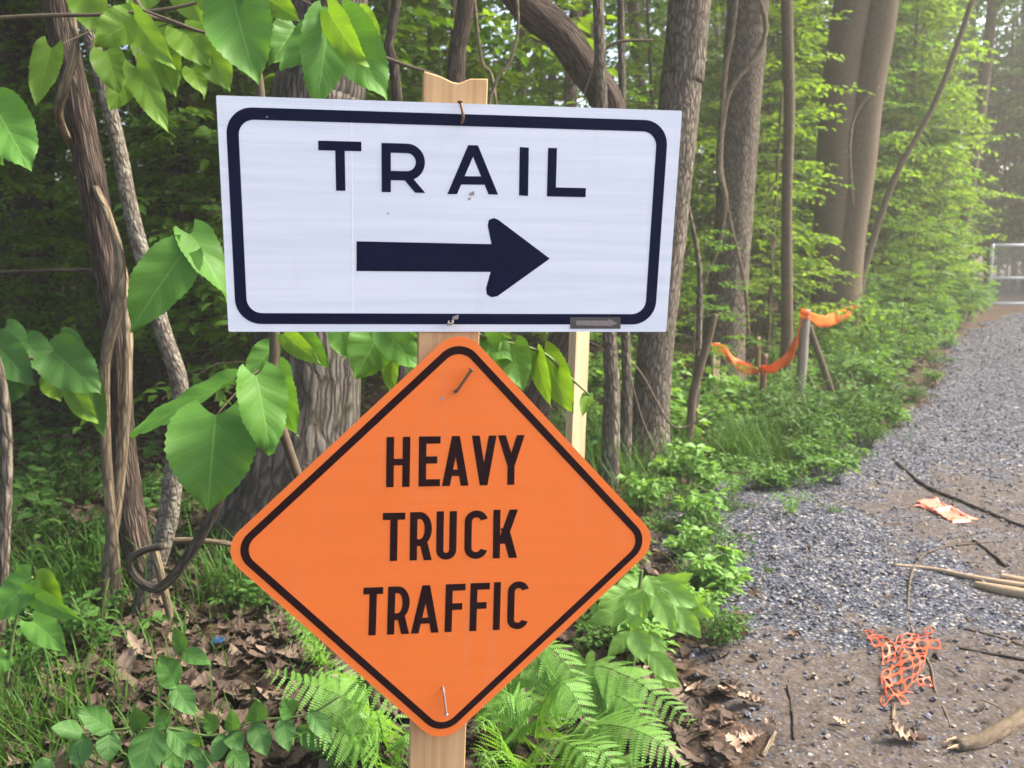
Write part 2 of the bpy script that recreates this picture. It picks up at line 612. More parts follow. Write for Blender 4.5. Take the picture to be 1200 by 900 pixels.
def path_mat():
    m = NM('gravel_and_dirt')
    v = m.coords('Object')
    vo = m.n('TexVoronoi'); vo.inputs['Scale'].default_value = 58; m.l(v, vo.inputs['Vector'])
    sx = m.n('SeparateColor'); m.l(vo.outputs['Color'], sx.inputs[0])
    grey = m.ramp(sx.outputs[0], [(0, (.032, .036, .052)), (.4, (.07, .079, .11)), (.75, (.122, .13, .16)), (.93, (.22, .21, .205)), (1, (.42, .40, .38))])
    dark = m.ramp(vo.outputs['Distance'], [(.35, (1, 1, 1)), (.75, (.35, .33, .31))])
    grey = m.mix(1.0, grey, dark, 'MULTIPLY')
    n1 = m.noise(v, 30, 5, .7)
    dirt = m.ramp(n1, [(.3, (.034, .026, .022)), (.55, (.080, .063, .053)), (.75, (.135, .112, .096))])
    vs_ = m.n('TexVoronoi'); vs_.inputs['Scale'].default_value = 95; m.l(v, vs_.inputs['Vector'])
    s2 = m.n('SeparateColor'); m.l(vs_.outputs['Color'], s2.inputs[0])
    speck = m.ramp(s2.outputs[1], [(.80, (0, 0, 0)), (.86, (1, 1, 1))])
    dirt = m.mix(m.math('MULTIPLY', speck, .75), dirt, grey)
    at = m.n('Attribute', attribute_name='dirt')
    n2 = m.noise(v, 4.0, 5, .75)
    fac = m.math('ADD', at.outputs['Fac'], m.math('MULTIPLY', m.math('SUBTRACT', n2, .5), 2.6))
    f = m.ramp(fac, [(.35, (0, 0, 0)), (.65, (1, 1, 1))])
    col = m.mix(f, grey, dirt)
    hb = m.math('ADD', m.math('MULTIPLY', vo.outputs['Distance'], -1.0), m.math('MULTIPLY', n1, .6))
    hb = m.math('MULTIPLY', hb, m.math('SUBTRACT', 1.0, m.math('MULTIPLY', m.n_val(f), .75)))
    m.bump(hb, .9, .014)
    return m.fin(col, .92, .2)


M['path'] = path_mat()


def sign_mat(name, col, cell, amp, var, bandf=1.0):
    m = NM(name)
    v = m.coords('Object')
    vo = m.n('TexVoronoi'); vo.inputs['Scale'].default_value = cell; vo.inputs['Randomness'].default_value = 0; m.l(v, vo.inputs['Vector'])
    e = m.ramp(vo.outputs['Distance'], [(.45, (1, 1, 1)), (.62, (1 - amp, 1 - amp, 1 - amp))])
    nz = m.noise(v, 5, 4, .7)
    c = m.mix(1.0, col, e, 'MULTIPLY')
    c = m.mix(m.math('MULTIPLY', nz, var), c, tuple(x * .72 for x in col))
    sc_ = m.noise(m.coords('Object', (1, 1, 1)), 70, 3, .8)
    scr = m.ramp(sc_, [(.74, (0, 0, 0)), (.78, (1, 1, 1))])
    c = m.mix(m.math('MULTIPLY', scr, .25), c, (.5, .48, .46))
    wv = m.noise(m.coords('Object', (1.2, 34, 1)), 1.3, 3)
    band = m.ramp(wv, [(.35, (.90, .91, .935)), (.62, (1, 1, 1))])  # brightness ripples of the flexed sheeting, put into the colour
    c = m.mix(bandf, c, m.mix(1.0, c, band, 'MULTIPLY'))
    dr = m.noise(m.coords('Object', (30, 1.5, 1)), 1.0, 4, .7)
    c = m.mix(m.math('MULTIPLY', m.ramp(dr, [(.55, (0, 0, 0)), (.8, (1, 1, 1))]), .12), c, (.42, .38, .34))
    m.bump(wv, .10, .004)
    return m.fin(c, .42, .45)


M['white_sheet'] = sign_mat('white_sheeting', (.84, .87, .92), 205, .20, .18)
M['orange_sheet'] = sign_mat('orange_sheeting', (.88, .185, .030), 260, .14, .30, .35)
M['navy'] = plain('navy_ink', (.004, .008, .034), .6, .04, .2, 8)
M['brown_ink'] = plain('dark_brown_ink', (.018, .005, .007), .6, .05, .2, 8)
M['sticker'] = plain('sticker_backing', (.10, .085, .085), .5, .4, .5, 120)
M['sticker_mark'] = plain('sticker_mark', (.30, .26, .25), .5, .4, .5, 120)
M['hole'] = plain('scar', (.42, .36, .34), .6, .3, .5, 200)
M['white_paint'] = plain('white_paint', (.78, .78, .76), .5, .4, .1, 20)
M['yellow_board'] = plain('pale_yellow_paint', (.62, .55, .30), .6, .3, .2, 20)
M['cutwood'] = plain('cut_wood', (.46, .33, .21), .8, .2, .5, 60)

# ------------------------------------------------------------------ ground and path
xs = np.unique(np.concatenate([np.linspace(-70, -12, 30), np.linspace(-12, 14, 261), np.linspace(14, 80, 34)]))
ys = np.unique(np.concatenate([np.linspace(-30, -4, 14), np.linspace(-4, 24, 281), np.linspace(24, 110, 44)]))
X, Yg = np.meshgrid(xs, ys, indexing='ij')
Z = gz(X, Yg) + (fbm(X * 4, Yg * 4, 31, 3) - .44) * .03
mb = MB()
nx, ny = X.shape
i, j = np.meshgrid(np.arange(nx - 1), np.arange(ny - 1), indexing='ij')
a = i * ny + j
mb.add(np.stack([X, Yg, Z], -1), [np.stack([a, a + ny, a + ny + 1, a + 1], -1).reshape(-1, 4)])
kind(mb.build('ground', M['ground'], smooth=True), 'structure')

ypath = np.concatenate([np.arange(-5, 11, .045), np.arange(11, 34, .12)])
tpath = np.concatenate([np.arange(-.7, 3.0, .045), np.arange(3.0, 6.6, .2)])
Tt, Yp = np.meshgrid(tpath, ypath, indexing='ij')
Xp = path_left(Yp) + Tt
edge_n = (fbm(Xp * 1.6, Yp * 1.6, 77, 4) - .47) * .9
inside = smooth01((Tt + edge_n + .05) / .35) * smooth01((6.4 - Tt) / .6)
Zp = gz(Xp, Yp) - .05 + .072 * inside + (fbm(Xp * 9, Yp * 9, 41, 3) - .44) * .022 + (fbm(Xp * 2, Yp * 2, 43, 2) - .38) * .05 * inside
mb = MB()
nx, ny = Xp.shape
i, j = np.meshgrid(np.arange(nx - 1), np.arange(ny - 1), indexing='ij')
a = i * ny + j
q = np.stack([a, a + ny, a + ny + 1, a + 1], -1).reshape(-1, 4)
keep = inside.ravel()[q].max(1) > .02
mb.add(np.stack([Xp, Yp, Zp], -1), [q[keep]])
po = kind(mb.build('gravel_path', M['path'], smooth=True), 'structure')


def dirtiness(x, y):
    t = x - path_left(y)
    near = smooth01((3.75 - y + .32 * np.clip(t - .5, 0, 2.5) + .15 * np.sin(t * 3.1)) / 1.0) * .97
    right = smooth01((t - .85) / .9) * smooth01((7.0 - y) / 1.6) * .74
    edge = smooth01((.25 - t) / .5) * .5
    far = smooth01((y - 17) / 3)
    return np.clip(np.maximum(np.maximum(near, right), np.maximum(edge, far)), 0, 1)


def path_z(x, y):
    t = x - path_left(y)
    e = (fbm(x * 1.6, y * 1.6, 77, 4) - .47) * .9
    ins = smooth01((t + e + .05) / .35)
    return np.maximum(gz(x, y) - .05 + .072 * ins + (fbm(x * 9, y * 9, 41, 3) - .44) * .022 + (fbm(x * 2, y * 2, 43, 2) - .38) * .05 * ins, gz(x, y)), ins


at = po.data.attributes.new('dirt', 'FLOAT', 'POINT')
at.data.foreach_set('value', dirtiness(Xp, Yp).astype(np.float32).ravel())

# loose stones
n = 52000
yy = 2.1 + (RNG.random(n) ** 1.75) * 16.5
tt = -.25 + RNG.random(n) * 4.6
xx = path_left(yy) + tt
dz = dirtiness(xx, yy)
zz, ins = path_z(xx, yy)
ok = (RNG.random(n) < (1 - dz * .86)) & (ins > .25) & (np.abs(xx) < yy * .6 + .4)
xx, yy, zz = xx[ok], yy[ok], zz[ok]
n = len(xx)
s = .0034 + .0085 * RNG.random(n) ** 4 + .0005 * yy
base = np.array([[1, 0, 0], [-1, 0, 0], [0, 1, 0], [0, -1, 0], [0, 0, 1], [0, 0, -1], [.62, .62, .5], [-.62, .6, .45], [.6, -.62, .5], [-.62, -.6, .45]], float)
from_hull = [(4, 6, 7), (4, 7, 9), (4, 9, 8), (4, 8, 6), (0, 2, 6), (2, 1, 7), (1, 3, 9), (3, 0, 8), (6, 2, 7), (7, 1, 9), (9, 3, 8), (8, 0, 6), (0, 5, 2), (2, 5, 1), (1, 5, 3), (3, 5, 0)]
V = base[None] * (s[:, None, None] * RNG.uniform(.65, 1.35, (n, 10, 1)))
ang = RNG.uniform(0, 2 * PI, n); ca, sa = np.cos(ang), np.sin(ang)
st = RNG.uniform(.6, 1.5, n)
Vx = V[..., 0] * st[:, None]; Vy = V[..., 1]
tl = RNG.normal(0, .35, n)
Vz = V[..., 2] * .75 + Vx * tl[:, None]
V = np.stack([Vx * ca[:, None] - Vy * sa[:, None] + xx[:, None], Vx * sa[:, None] + Vy * ca[:, None] + yy[:, None], Vz + (zz + s * .25)[:, None]], -1)
mb = MB()
mb.add(V.reshape(-1, 3), [(np.arange(n)[:, None, None] * 10 + np.array(from_hull)[None]).reshape(-1, 3)])
kind(mb.build('gravel', M['stone']), 'stuff')

# ------------------------------------------------------------------ the two signs
class Plane:
    def __init__(s, rv, t):
        th = np.linalg.norm(rv); k = np.asarray(rv) / th
        K = np.array([[0, -k[2], k[1]], [k[2], 0, -k[0]], [-k[1], k[0], 0]])
        R = np.eye(3) + math.sin(th) * K + (1 - math.cos(th)) * K @ K
        C = np.array([[1, 0, 0], [0, -SP, CP], [0, -CP, -SP]])     # camera (x right, y down, z forward) -> world
        W = C @ R
        s.x = W[:, 0]; s.y = -W[:, 1]; s.n = -W[:, 2]                 # right, up, towards the viewer
        s.o = C @ np.asarray(t) + np.array([0, 0, CAM_H])

    def loc(s, px, py):
        d = ray(px, py); c = np.array([0, 0, CAM_H])
        t = (s.o - c).dot(s.n) / d.dot(s.n)
        p = c + d * t - s.o
        return np.array([p.dot(s.x), p.dot(s.y)])

    def matrix(s):
        m = Matrix.Identity(4)
        for k in range(3):
            m[k][0], m[k][1], m[k][2], m[k][3] = s.x[k], s.y[k], s.n[k], s.o[k]
        return m


POSE1 = ([0.26283, -0.13403, 0.01037], [-0.11423, -0.32975, 1.86936])
K2 = 1.115
POSE2 = ([0.20249, -0.20601, 0.03631], [-0.11937 * K2, 0.31321 * K2, 1.79006 * K2])


def poly_add(mb, pts, z):
    pts = np.asarray(pts, float)
    mb.add(np.c_[pts, np.full(len(pts), z)], [np.arange(len(pts))[None]])


def slab(mb, pts, z0, z1):
    pts = np.asarray(pts, float); n = len(pts)
    i = np.arange(n); j = (i + 1) % n
    mb.add(np.vstack([np.c_[pts, np.full(n, z0)], np.c_[pts, np.full(n, z1)]]),
           [(n + i)[None], i[::-1][None], np.stack([i, j, n + j, n + i], -1)])


def rounded(corners, r, seg=8):
    out = []
    c = np.asarray(corners, float); n = len(c)
    for i in range(n):
        p, a, b = c[i], norm(c[i - 1] - c[i]), norm(c[(i + 1) % n] - c[i])
        half = math.acos(np.clip(a.dot(b), -1, 1)) / 2
        t = r / math.tan(half)
        q0, q1 = p + a * t, p + b * t
        cc = p + norm(a + b) * (r / math.sin(half))
        a0 = math.atan2(*(q0 - cc)[::-1]); a1 = math.atan2(*(q1 - cc)[::-1])
        da = (a1 - a0 + PI) % (2 * PI) - PI
        for k in range(seg + 1):
            t_ = a0 + da * k / seg
            out.append(cc + r * np.array([math.cos(t_), math.sin(t_)]))
    return np.array(out)


def ring(mb, outer, inner, z):
    n = len(outer); i = np.arange(n); j = (i + 1) % n
    mb.add(np.vstack([np.c_[outer, np.full(n, z)], np.c_[inner, np.full(n, z)]]), [np.stack([i, j, n + j, n + i], -1)])


def inset(c, d):
    c = np.asarray(c, float); n = len(c); out = []
    for i in range(n):
        a, b = norm(c[i - 1] - c[i]), norm(c[(i + 1) % n] - c[i])
        half = math.acos(np.clip(a.dot(b), -1, 1)) / 2
        out.append(c[i] + norm(a + b) * d / math.sin(half))
    return np.array(out)


def glyph(ch, W, H, s):
    """polygons of one highway-style capital in a W x H box with stroke s"""
    R = lambda x0, y0, x1, y1: [(x0, y0), (x1, y0), (x1, y1), (x0, y1)]
    D = lambda x0, y0, x1, y1, h: [(x0, y0), (x0 + h, y0), (x1 + h, y1), (x1, y1)]

    def arc(cx, cy, rx, ry, a0, a1, n=12):
        o = []
        for k in range(n):
            t0, t1 = math.radians(a0 + (a1 - a0) * k / n), math.radians(a0 + (a1 - a0) * (k + 1) / n)
            o.append([(cx + math.cos(t0) * (rx - s), cy + math.sin(t0) * (ry - s)), (cx + math.cos(t0) * rx, cy + math.sin(t0) * ry),
                      (cx + math.cos(t1) * rx, cy + math.sin(t1) * ry), (cx + math.cos(t1) * (rx - s), cy + math.sin(t1) * (ry - s))])
        return o
    if ch == 'T':
        return [R(0, H - s, W, H), R(W / 2 - s / 2, 0, W / 2 + s / 2, H - s)]
    if ch == 'I':
        return [R(0, 0, W, H)]
    if ch == 'L':
        return [R(0, 0, s, H), R(s, 0, W, s)]
    if ch == 'H':
        return [R(0, 0, s, H), R(W - s, 0, W, H), R(s, H / 2 - s * .45, W - s, H / 2 + s * .45)]
    if ch in 'EF':
        o = [R(0, 0, s, H), R(s, H - s, W, H), R(s, H * .53 - s / 2, W * .86, H * .53 + s / 2)]
        return o + ([R(s, 0, W, s)] if ch == 'E' else [])
    if ch == 'A':
        h = s * 1.07
        return [D(0, 0, W / 2 - h / 2, H, h), D(W - h, 0, W / 2 - h / 2, H, h), R(W * .22, H * .2, W * .78, H * .2 + s * .9)]
    if ch == 'V':
        h = s * 1.07
        return [D(W / 2 - h / 2, 0, 0, H, h), D(W / 2 - h / 2, 0, W - h, H, h)]
    if ch == 'Y':
        h = s * 1.1
        return [R(W / 2 - s / 2, 0, W / 2 + s / 2, H * .42), D(W / 2 - h / 2, H * .40, 0, H, h), D(W / 2 - h / 2, H * .40, W - h, H, h)]
    if ch == 'K':
        h = s * 1.2
        return [R(0, 0, s, H), D(s * .6, H * .30, W - h, H, h), D(W - h, 0, W * .30, H * .62, h)]
    if ch == 'R':
        b = H * .44
        r = (H - b + s) / 2
        rx = min(r, W * .55)
        cy_ = H - r
        return [R(0, 0, s, H), R(s, H - s, W - rx, H), R(s, b - s, W - rx, b)] + arc(W - rx, cy_, rx, r, -90, 90, 14) + [D(W - s * 1.05, 0, W * .44, b - s * .5, s * 1.1)]
    if ch == 'U':
        r = W / 2
        return [R(0, r, s, H), R(W - s, r, W, H)] + arc(W / 2, r, r, r, 180, 360, 14)
    if ch == 'C':
        r = W / 2
        return [R(0, r, s, H - r)] + arc(W / 2, r, r, r, 180, 345, 14) + arc(W / 2, H - r, r, r, 15, 180, 14)
    return []


def put(mb, plane, ch, quad, s, z):
    """glyph laid into the quad of photo pixels bl, br, tl (affine)"""
    bl, br, tl_ = (plane.loc(*q) for q in quad)
    W, H = np.linalg.norm(br - bl), np.linalg.norm(tl_ - bl)
    ex, ey = (br - bl) / W, (tl_ - bl) / H
    for k, pg in enumerate(glyph(ch, W, H, s)):
        pts = np.array([bl + ex * x + ey * y for x, y in pg])
        ar = np.sum(pts[:, 0] * np.roll(pts[:, 1], -1) - pts[:, 1] * np.roll(pts[:, 0], -1))
        poly_add(mb, pts if ar > 0 else pts[::-1], z + k * 1.5e-5)


def nail(pts, r, mat, root, name='nail'):
    mb = MB()
    tube(mb, pts, [r] * len(pts), 12, 8)
    d = norm(np.asarray(pts[-1], float) - np.asarray(pts[-2], float))
    tube(mb, [np.asarray(pts[-1]), np.asarray(pts[-1]) + d * .002], [r * 2.0, r * 2.0], 2, 10)
    return mb.build(name, mat, root, True)


# --- TRAIL sign
S1 = Plane(*POSE1)
tr = empty('trail_sign', (0, 0, 0), 'white rectangular sign reading TRAIL above a black arrow pointing right', 'sign')
tr.matrix_world = S1.matrix()
c4 = np.array([(-.457, -.2285), (.457, -.2285), (.457, .2285), (-.457, .2285)])
mb = MB(); slab(mb, rounded(c4, .003, 2), -.0025, 0); mb.build('panel', M['white_sheet'], tr)
co = np.array([S1.loc(*q) for q in ((275.5, 379.5), (774, 380), (792, 140), (261, 122))])
o_ = np.array([(-.4410, -.2125), (.4300, -.2125), (.4300, .2085), (-.4410, .2085)])
mb = MB(); ring(mb, rounded(o_, .050, 12), rounded(inset(o_, .0225), .030, 12), .0006)
mb.build('border', M['navy'], tr)
mb = MB()
st1 = .0182
put(mb, S1, 'T', ((374.3, 223), (424.3, 224), (372.8, 164.7)), st1, .0006)
put(mb, S1, 'R', ((447.3, 225), (497.8, 226), (447, 167.4)), st1, .0006)
put(mb, S1, 'A', ((524.2, 227.4), (583.8, 228), (524, 169.6)), st1, .0006)
put(mb, S1, 'I', ((608.2, 229), (618.8, 229.6), (609, 172.3)), st1, .0006)
put(mb, S1, 'L', ((640.8, 230), (686.2, 231), (642.3, 173.2)), st1, .0006)
mb.build('lettering', M['navy'], tr)
mb = MB()
ap = [(417.8, 317.5), (417.8, 282.7), (576, 286.0), (571.5, 264), (573, 257.5), (579, 255.5), (584, 257.5), (644.3, 303), (583, 347), (576, 348.3), (570.5, 345), (569.5, 338), (575, 318.6)]
poly_add(mb, np.array([S1.loc(*q) for q in ap])[::-1], .0006)
mb.build('arrow', M['navy'], tr)
sa_, sb_ = S1.loc(413.2, 372), S1.loc(411.5, 135)
mb = MB(); poly_add(mb, [sa_, sa_ + [.0022, 0], sb_ + [.0022, 0], sb_], .0003); mb.build('seam', plain('sheeting_seam', (.93, .94, .96), .4, .4, .03), tr)
b0, b1, b2, b3 = (S1.loc(*q) for q in ((668, 385), (727, 385), (727, 371.5), (668, 371.5)))
mb = MB(); slab(mb, [b0, b1, b2, b3], .0009, .0013); stk = mb.build('sticker', M['sticker'], tr)
mb = MB()
ap = [(675, 381), (713, 381.6), (713, 383), (724, 378.6), (713, 373.6), (713, 375.6), (675, 375.4)]
poly_add(mb, np.array([S1.loc(*q) for q in ap]), .0016)
mb.build('mark', M['sticker_mark'], stk)
a = S1.loc(541, 143); b = S1.loc(539, 120)
nail([(*a, -.03), (*a, .012), (a[0] + .001, a[1] + .014, .020), (*b, .012)], .0030, M['rust'], tr)
a = S1.loc(530, 376)
nail([(*a, -.03), (*a, .010), (a[0] - .003, a[1] - .004, .013), (a[0] - .008, a[1] - .003, .012)], .0030, M['steel'], tr)
for q, r in (((553, 227), .005), ((550, 233), .003), ((534, 372), .006), ((455, 250), .002), ((313, 137), .002)):
    c = S1.loc(*q); mb = MB()
    poly_add(mb, [c + r * (1 + .4 * math.sin(k * 2.3)) * np.array([math.cos(k), math.sin(k)]) for k in np.linspace(0, 2 * PI, 9)[:-1]], .0007)
    mb.build('scuff', M['hole'], tr)

# --- HEAVY TRUCK TRAFFIC sign
S2 = Plane(*POSE2)
hv = empty('roadwork_sign', (0, 0, 0), 'orange diamond sign reading HEAVY TRUCK TRAFFIC below the white sign', 'sign')
hv.matrix_world = S2.matrix()
dd = .6096 * K2 / math.sqrt(2)
c4 = np.array([(0, -dd), (dd, 0), (0, dd), (-dd, 0)])
mb = MB(); slab(mb, rounded(c4, .058, 12), -.0025, 0); mb.build('panel', M['orange_sheet'], hv)
i1, i2 = inset(c4, .0162), inset(c4, .0322)
mb = MB(); ring(mb, rounded(i1, .050, 12), rounded(i2, .036, 12), .0006); mb.build('border', M['brown_ink'], hv)
mb = MB()
st2 = .0156


def word(y0l, y0r, y1l, y1r, xl, xr, chars, lean=1.0):
    for ch, a, b in chars:
        f = lambda x: (x - xl) / (xr - xl)
        bl = (a, y0l + (y0r - y0l) * f(a)); br = (b, y0l + (y0r - y0l) * f(b)); tl_ = (a + lean, y1l + (y1r - y1l) * f(a))
        put(mb, S2, ch, (bl, br, tl_), st2, .0006)


word(570.8, 567.6, 512, 509.5, 452, 613, [('H', 452.5, 480), ('E', 490.5, 515.5), ('A', 518, 549), ('V', 552.5, 581), ('Y', 583, 614)], 0.6)
word(657.5, 653.5, 601, 596.5, 448, 605, [('T', 448, 474), ('R', 480, 505.5), ('U', 511, 534.5), ('C', 544, 571), ('K', 577.5, 606)], 0.8)
word(744.8, 736.5, 688.5, 680.5, 426, 619, [('T', 424.5, 447.5), ('R', 453.5, 479), ('A', 481.5, 514), ('F', 521, 544), ('F', 550, 572.5), ('I', 577.5, 585.5), ('C', 594, 618.5)], 1.5)
mb.build('lettering', M['brown_ink'], hv)
a = S2.loc(534, 458); b = S2.loc(551, 432)
nail([(*a, -.03), (*a, .006), ((a[0] + b[0]) / 2, (a[1] + b[1]) / 2, .013), (*b, .016)], .0032, M['rust'], hv)
a = S2.loc(519, 806); b = S2.loc(522, 833)
nail([(*a, -.03), (*a, .006), ((a[0] + b[0]) / 2, (a[1] + b[1]) / 2, .012), (*b, .013)], .0026, M['steel'], hv)
for q, r in (((518, 467), .0035), ((534, 459), .005)):
    c = S2.loc(*q); mb = MB()
    poly_add(mb, [c + r * np.array([math.cos(k), math.sin(k)]) for k in np.linspace(0, 2 * PI, 9)[:-1]], .0007)
    mb.build('scuff', M['hole'], hv)

# --- post and stake
def plank_frame(p_top, p_bot, xdir):
    z = norm(p_top - p_bot); x = norm(xdir - z * xdir.dot(z)); y = np.cross(z, x)
    return x, y, z


OFF = .006
_t = S1.o + S1.y * S1.loc(536, 88)[1] + S1.x * S1.loc(536, 88)[0]; _b = S2.o + S2.x * S2.loc(515.5, 885)[0] + S2.y * S2.loc(515.5, 885)[1]
_need = [0]
for _f in np.linspace(0, 1, 60):
    _p = _t + (_b - _t) * _f
    for _s, _h in ((S1, .2285), (S2, dd)):
        if abs((_p - _s.o).dot(_s.y)) < _h:
            _need += [(_p + _q * .064 - _s.o).dot(_s.n) for _q in (S1.x, -S1.x)]
OFF += max(_need)
print('post offset', OFF)
top = S1.o + S1.x * S1.loc(536, 88)[0] + S1.y * S1.loc(536, 88)[1] - S1.n * OFF
bot = S2.o + S2.x * S2.loc(515.5, 885)[0] + S2.y * S2.loc(515.5, 885)[1] - S2.n * OFF
x_, y_, z_ = plank_frame(top, bot, S1.x * .5 + S2.x * .5)
gb = bot - z_ * ((bot[2] + .15) / z_[2])
Lp = np.linalg.norm(top - gb)
wo = .0640; th = .038
mb = MB()
prof = [(-wo, 0), (wo, 0), (wo, Lp - .001), (.028, Lp - .003), (.006, Lp - .013), (-.008, Lp - .011), (-.03, Lp - .002), (-wo, Lp + .006)]
pf = np.array(prof)
n = len(pf); i = np.arange(n); j = (i + 1) % n
mb.add(np.vstack([np.c_[pf[:, 0], np.zeros(n), pf[:, 1]], np.c_[pf[:, 0], np.full(n, th), pf[:, 1]]]), [i[None], (n + i[::-1])[None], np.stack([j, i, n + i, n + j], -1)])
po_ = mb.build('sign_post', M['post_wood'])
mw = Matrix.Identity(4)
for k in range(3):
    mw[k][0], mw[k][1], mw[k][2], mw[k][3] = x_[k], y_[k], z_[k], gb[k]
po_.matrix_world = mw
bv = po_.modifiers.new('bevel', 'BEVEL'); bv.width = .0025; bv.segments = 2
tag(po_, 'wide tan pine plank post holding both signs', 'post')

Yst = 4.0
tp, bp = P(680.5, 352, Yst), P(673.5, 530, Yst)
d = norm(tp - bp); bp = bp - d * ((bp[2] + .1) / d[2])
mb = MB()
hx = norm(np.array([1, .55, 0])) * .035; hy = norm(np.array([-.55, 1, 0])) * .028
Ls = np.linalg.norm(tp - bp)
box_verts(mb, (0, 0, Ls / 2), hx, hy, (0, 0, Ls / 2))
so = mb.build('wooden_stake', M['stake_wood'])
z_ = d; x_ = norm(np.array([1., 0, 0]) - z_ * z_[0]); y_ = np.cross(z_, x_)
mw = Matrix.Identity(4)
for k in range(3):
    mw[k][0], mw[k][1], mw[k][2], mw[k][3] = x_[k], y_[k], z_[k], bp[k]
so.matrix_world = mw
bv = so.modifiers.new('bevel', 'BEVEL'); bv.width = .0015; bv.segments = 2
tag(so, 'narrow pale square stake behind the right half of the white sign', 'stake')

# ------------------------------------------------------------------ big trees
def trunk_pts(pl, Y, top=9.0, flare=1.5, lean=None, base_drop=.15, dY=0):
    """photo points (px, py, width px) along a trunk at depth Y -> points and radii from the ground to `top`"""
    pts = [P(x, y, Y + dY * k / max(1, len(pl) - 1)) for k, (x, y, w_) in enumerate(pl)]
    rad = [w_ / F * Y / 2 for x, y, w_ in pl]
    pts, rad = pts[::-1], rad[::-1]                     # bottom first
    b = pts[0]; d = norm(pts[0] - pts[1])
    g = float(gz(b[0], b[1]))
    if b[2] > g + .1:
        h = b[2] - g
        q = b + np.array([d[0] * h * .3, 0, -h])
        pts = [q + np.array([0, 0, -base_drop]), q + np.array([0, 0, .12 * min(1, h)])] + pts
        rad = [rad[0] * flare, rad[0] * (1 + (flare - 1) * .45)] + rad
    else:
        pts = [np.array([b[0], b[1], g - base_drop])] + pts
        rad = [rad[0] * 1.1] + rad
    t = pts[-1]; d = norm(pts[-1] - pts[-2])
    if top > t[2] + .2:
        h = top - t[2]
        d = np.array([d[0] * .6, d[1] * .6, max(.5, d[2])]); d /= d[2]
        pts += [t + d * h * .5, t + d * h]
        rad += [rad[-1] * .8, rad[-1] * .35]
    return pts, rad


def crown_mesh(seed, R=2.6, H=2.8, n=5200, L=.13):
    """leaf clumps on limbs; origin where the crown starts"""
    rs = np.random.default_rng(seed)
    mb = MB(); tw = MB()
    cl = []
    for k in range(16):
        az = k * 2.4 + rs.uniform(-.3, .3); z0 = rs.uniform(-.8, H * .6)
        r = R * rs.uniform(.55, 1.0) * (1 - .35 * max(0, z0) / H)
        end = np.array([math.cos(az) * r, math.sin(az) * r, z0 + rs.uniform(.3, 1.1)])
        mid = end * .5 + np.array([0, 0, .25])
        tube(tw, [np.array([0, 0, z0 * .6]), mid, end], [.045, .028, .008], 7, 5)
        for q in range(6):
            cl.append((end * rs.uniform(.4, 1.05) + rs.normal(0, .32, 3), rs.uniform(.28, .6)))
    cl = [c for c in cl]
    per = n // len(cl)
    Ps = np.concatenate([c + rs.normal(0, 1, (per, 3)) * s * np.array([.75, .75, .4]) for c, s in cl])
    m = len(Ps)
    az = rs.uniform(0, 2 * PI, m)
    D = np.stack([np.cos(az), np.sin(az), rs.normal(-.35, .3, m)], 1)
    N = np.stack([rs.normal(0, .45, m), rs.normal(0, .45, m), np.ones(m)], 1)
    leaves(mb, Ps, D, N, L * rs.uniform(.6, 1.3, m), rs.uniform(.55, .8, m))
    return mb, tw


CROWN = []
for k in range(3):
    a_, b_ = crown_mesh(100 + k)
    CROWN.append((a_.mesh('crown', M['far_c']), b_.mesh('limbs', M['bark_dark'])))


def put_crown(root, loc, k, sc_=1.0, rz=0):
    for me, nm in ((CROWN[k][0], 'crown'), (CROWN[k][1], 'limbs')):
        o = bpy.data.objects.new(nm, me); COL.objects.link(o)
        o.parent = root
        o.location = np.asarray(loc) - np.array(root.location); o.scale = (sc_,) * 3; o.rotation_euler = (0, 0, rz)


def big_tree(name, label, pl, Y, mat, top=9.0, flare=1.5, rough=(.06, 14, 2.0), n=110, k=40, crown=0, cs=1.0, seed=1, second=None, group=None, cat='tree'):
    pts, rad = trunk_pts(pl, Y, top, flare)
    g = pts[0] + np.array([0, 0, .15])
    root = empty(name, g, label, cat, group)
    mb = MB(); tube(mb, pts, rad, n, k, rough, seed); part(mb, 'trunk', M[mat], root, True)
    if second is not None:
        p2, r2 = trunk_pts(second, Y, top, flare)
        mb = MB(); tube(mb, p2, r2, n, k, rough, seed + 5); part(mb, 'trunk', M[mat], root, True)
    if crown is not None:
        put_crown(root, pts[-2], crown % 3, cs, seed * 1.3)
    return root


TG = 'large trees along the edge of the path'
big_tree('forest_tree', 'thick tree with deeply furrowed dark bark right behind the two signs',
         [(382, 0, 92), (372, 120, 100), (362, 300, 112), (362, 420, 124), (352, 520, 146), (338, 620, 180), (332, 660, 215)], 4.4, 'bark_furrow', 9.5, 1.15, (.085, 22, 2.2), 220, 110, 0, .8, 3, group=TG)
big_tree('forest_tree', 'straight grey tree just past the right edge of the white sign',
         [(808, 0, 47), (797, 110, 46), (783, 260, 45), (769, 400, 42), (762, 490, 46), (755, 545, 70)], 6.2, 'bark_grey', 10.5, 1.1, (.05, 18, 2.0), 160, 56, 1, .8, 5, group=TG)
big_tree('forest_tree', 'grey tree wrapped in pale climbing vines, second right of the white sign',
         [(877, 0, 45), (870, 100, 45), (863, 200, 43), (856, 300, 44), (848, 400, 50), (844, 450, 64)], 9.6, 'bark_grey', 9.0, 1.2, (.06, 16, 2.0), 140, 48, 2, 1.15, 8, group=TG)
big_tree('forest_tree', 'smooth twin trunked tree standing behind the orange ribbon',
         [(1032, -6, 40), (1014, 110, 40), (1003, 200, 42), (990, 290, 44), (978, 390, 58)], 12.3, 'bark_pale', 9.5, 1.2, (.02, 6, .8), 90, 40, 0, 1.3, 11,
         second=[(1000, -6, 40), (988, 70, 40), (980, 150, 40), (974, 260, 40), (972, 390, 44)], group=TG)

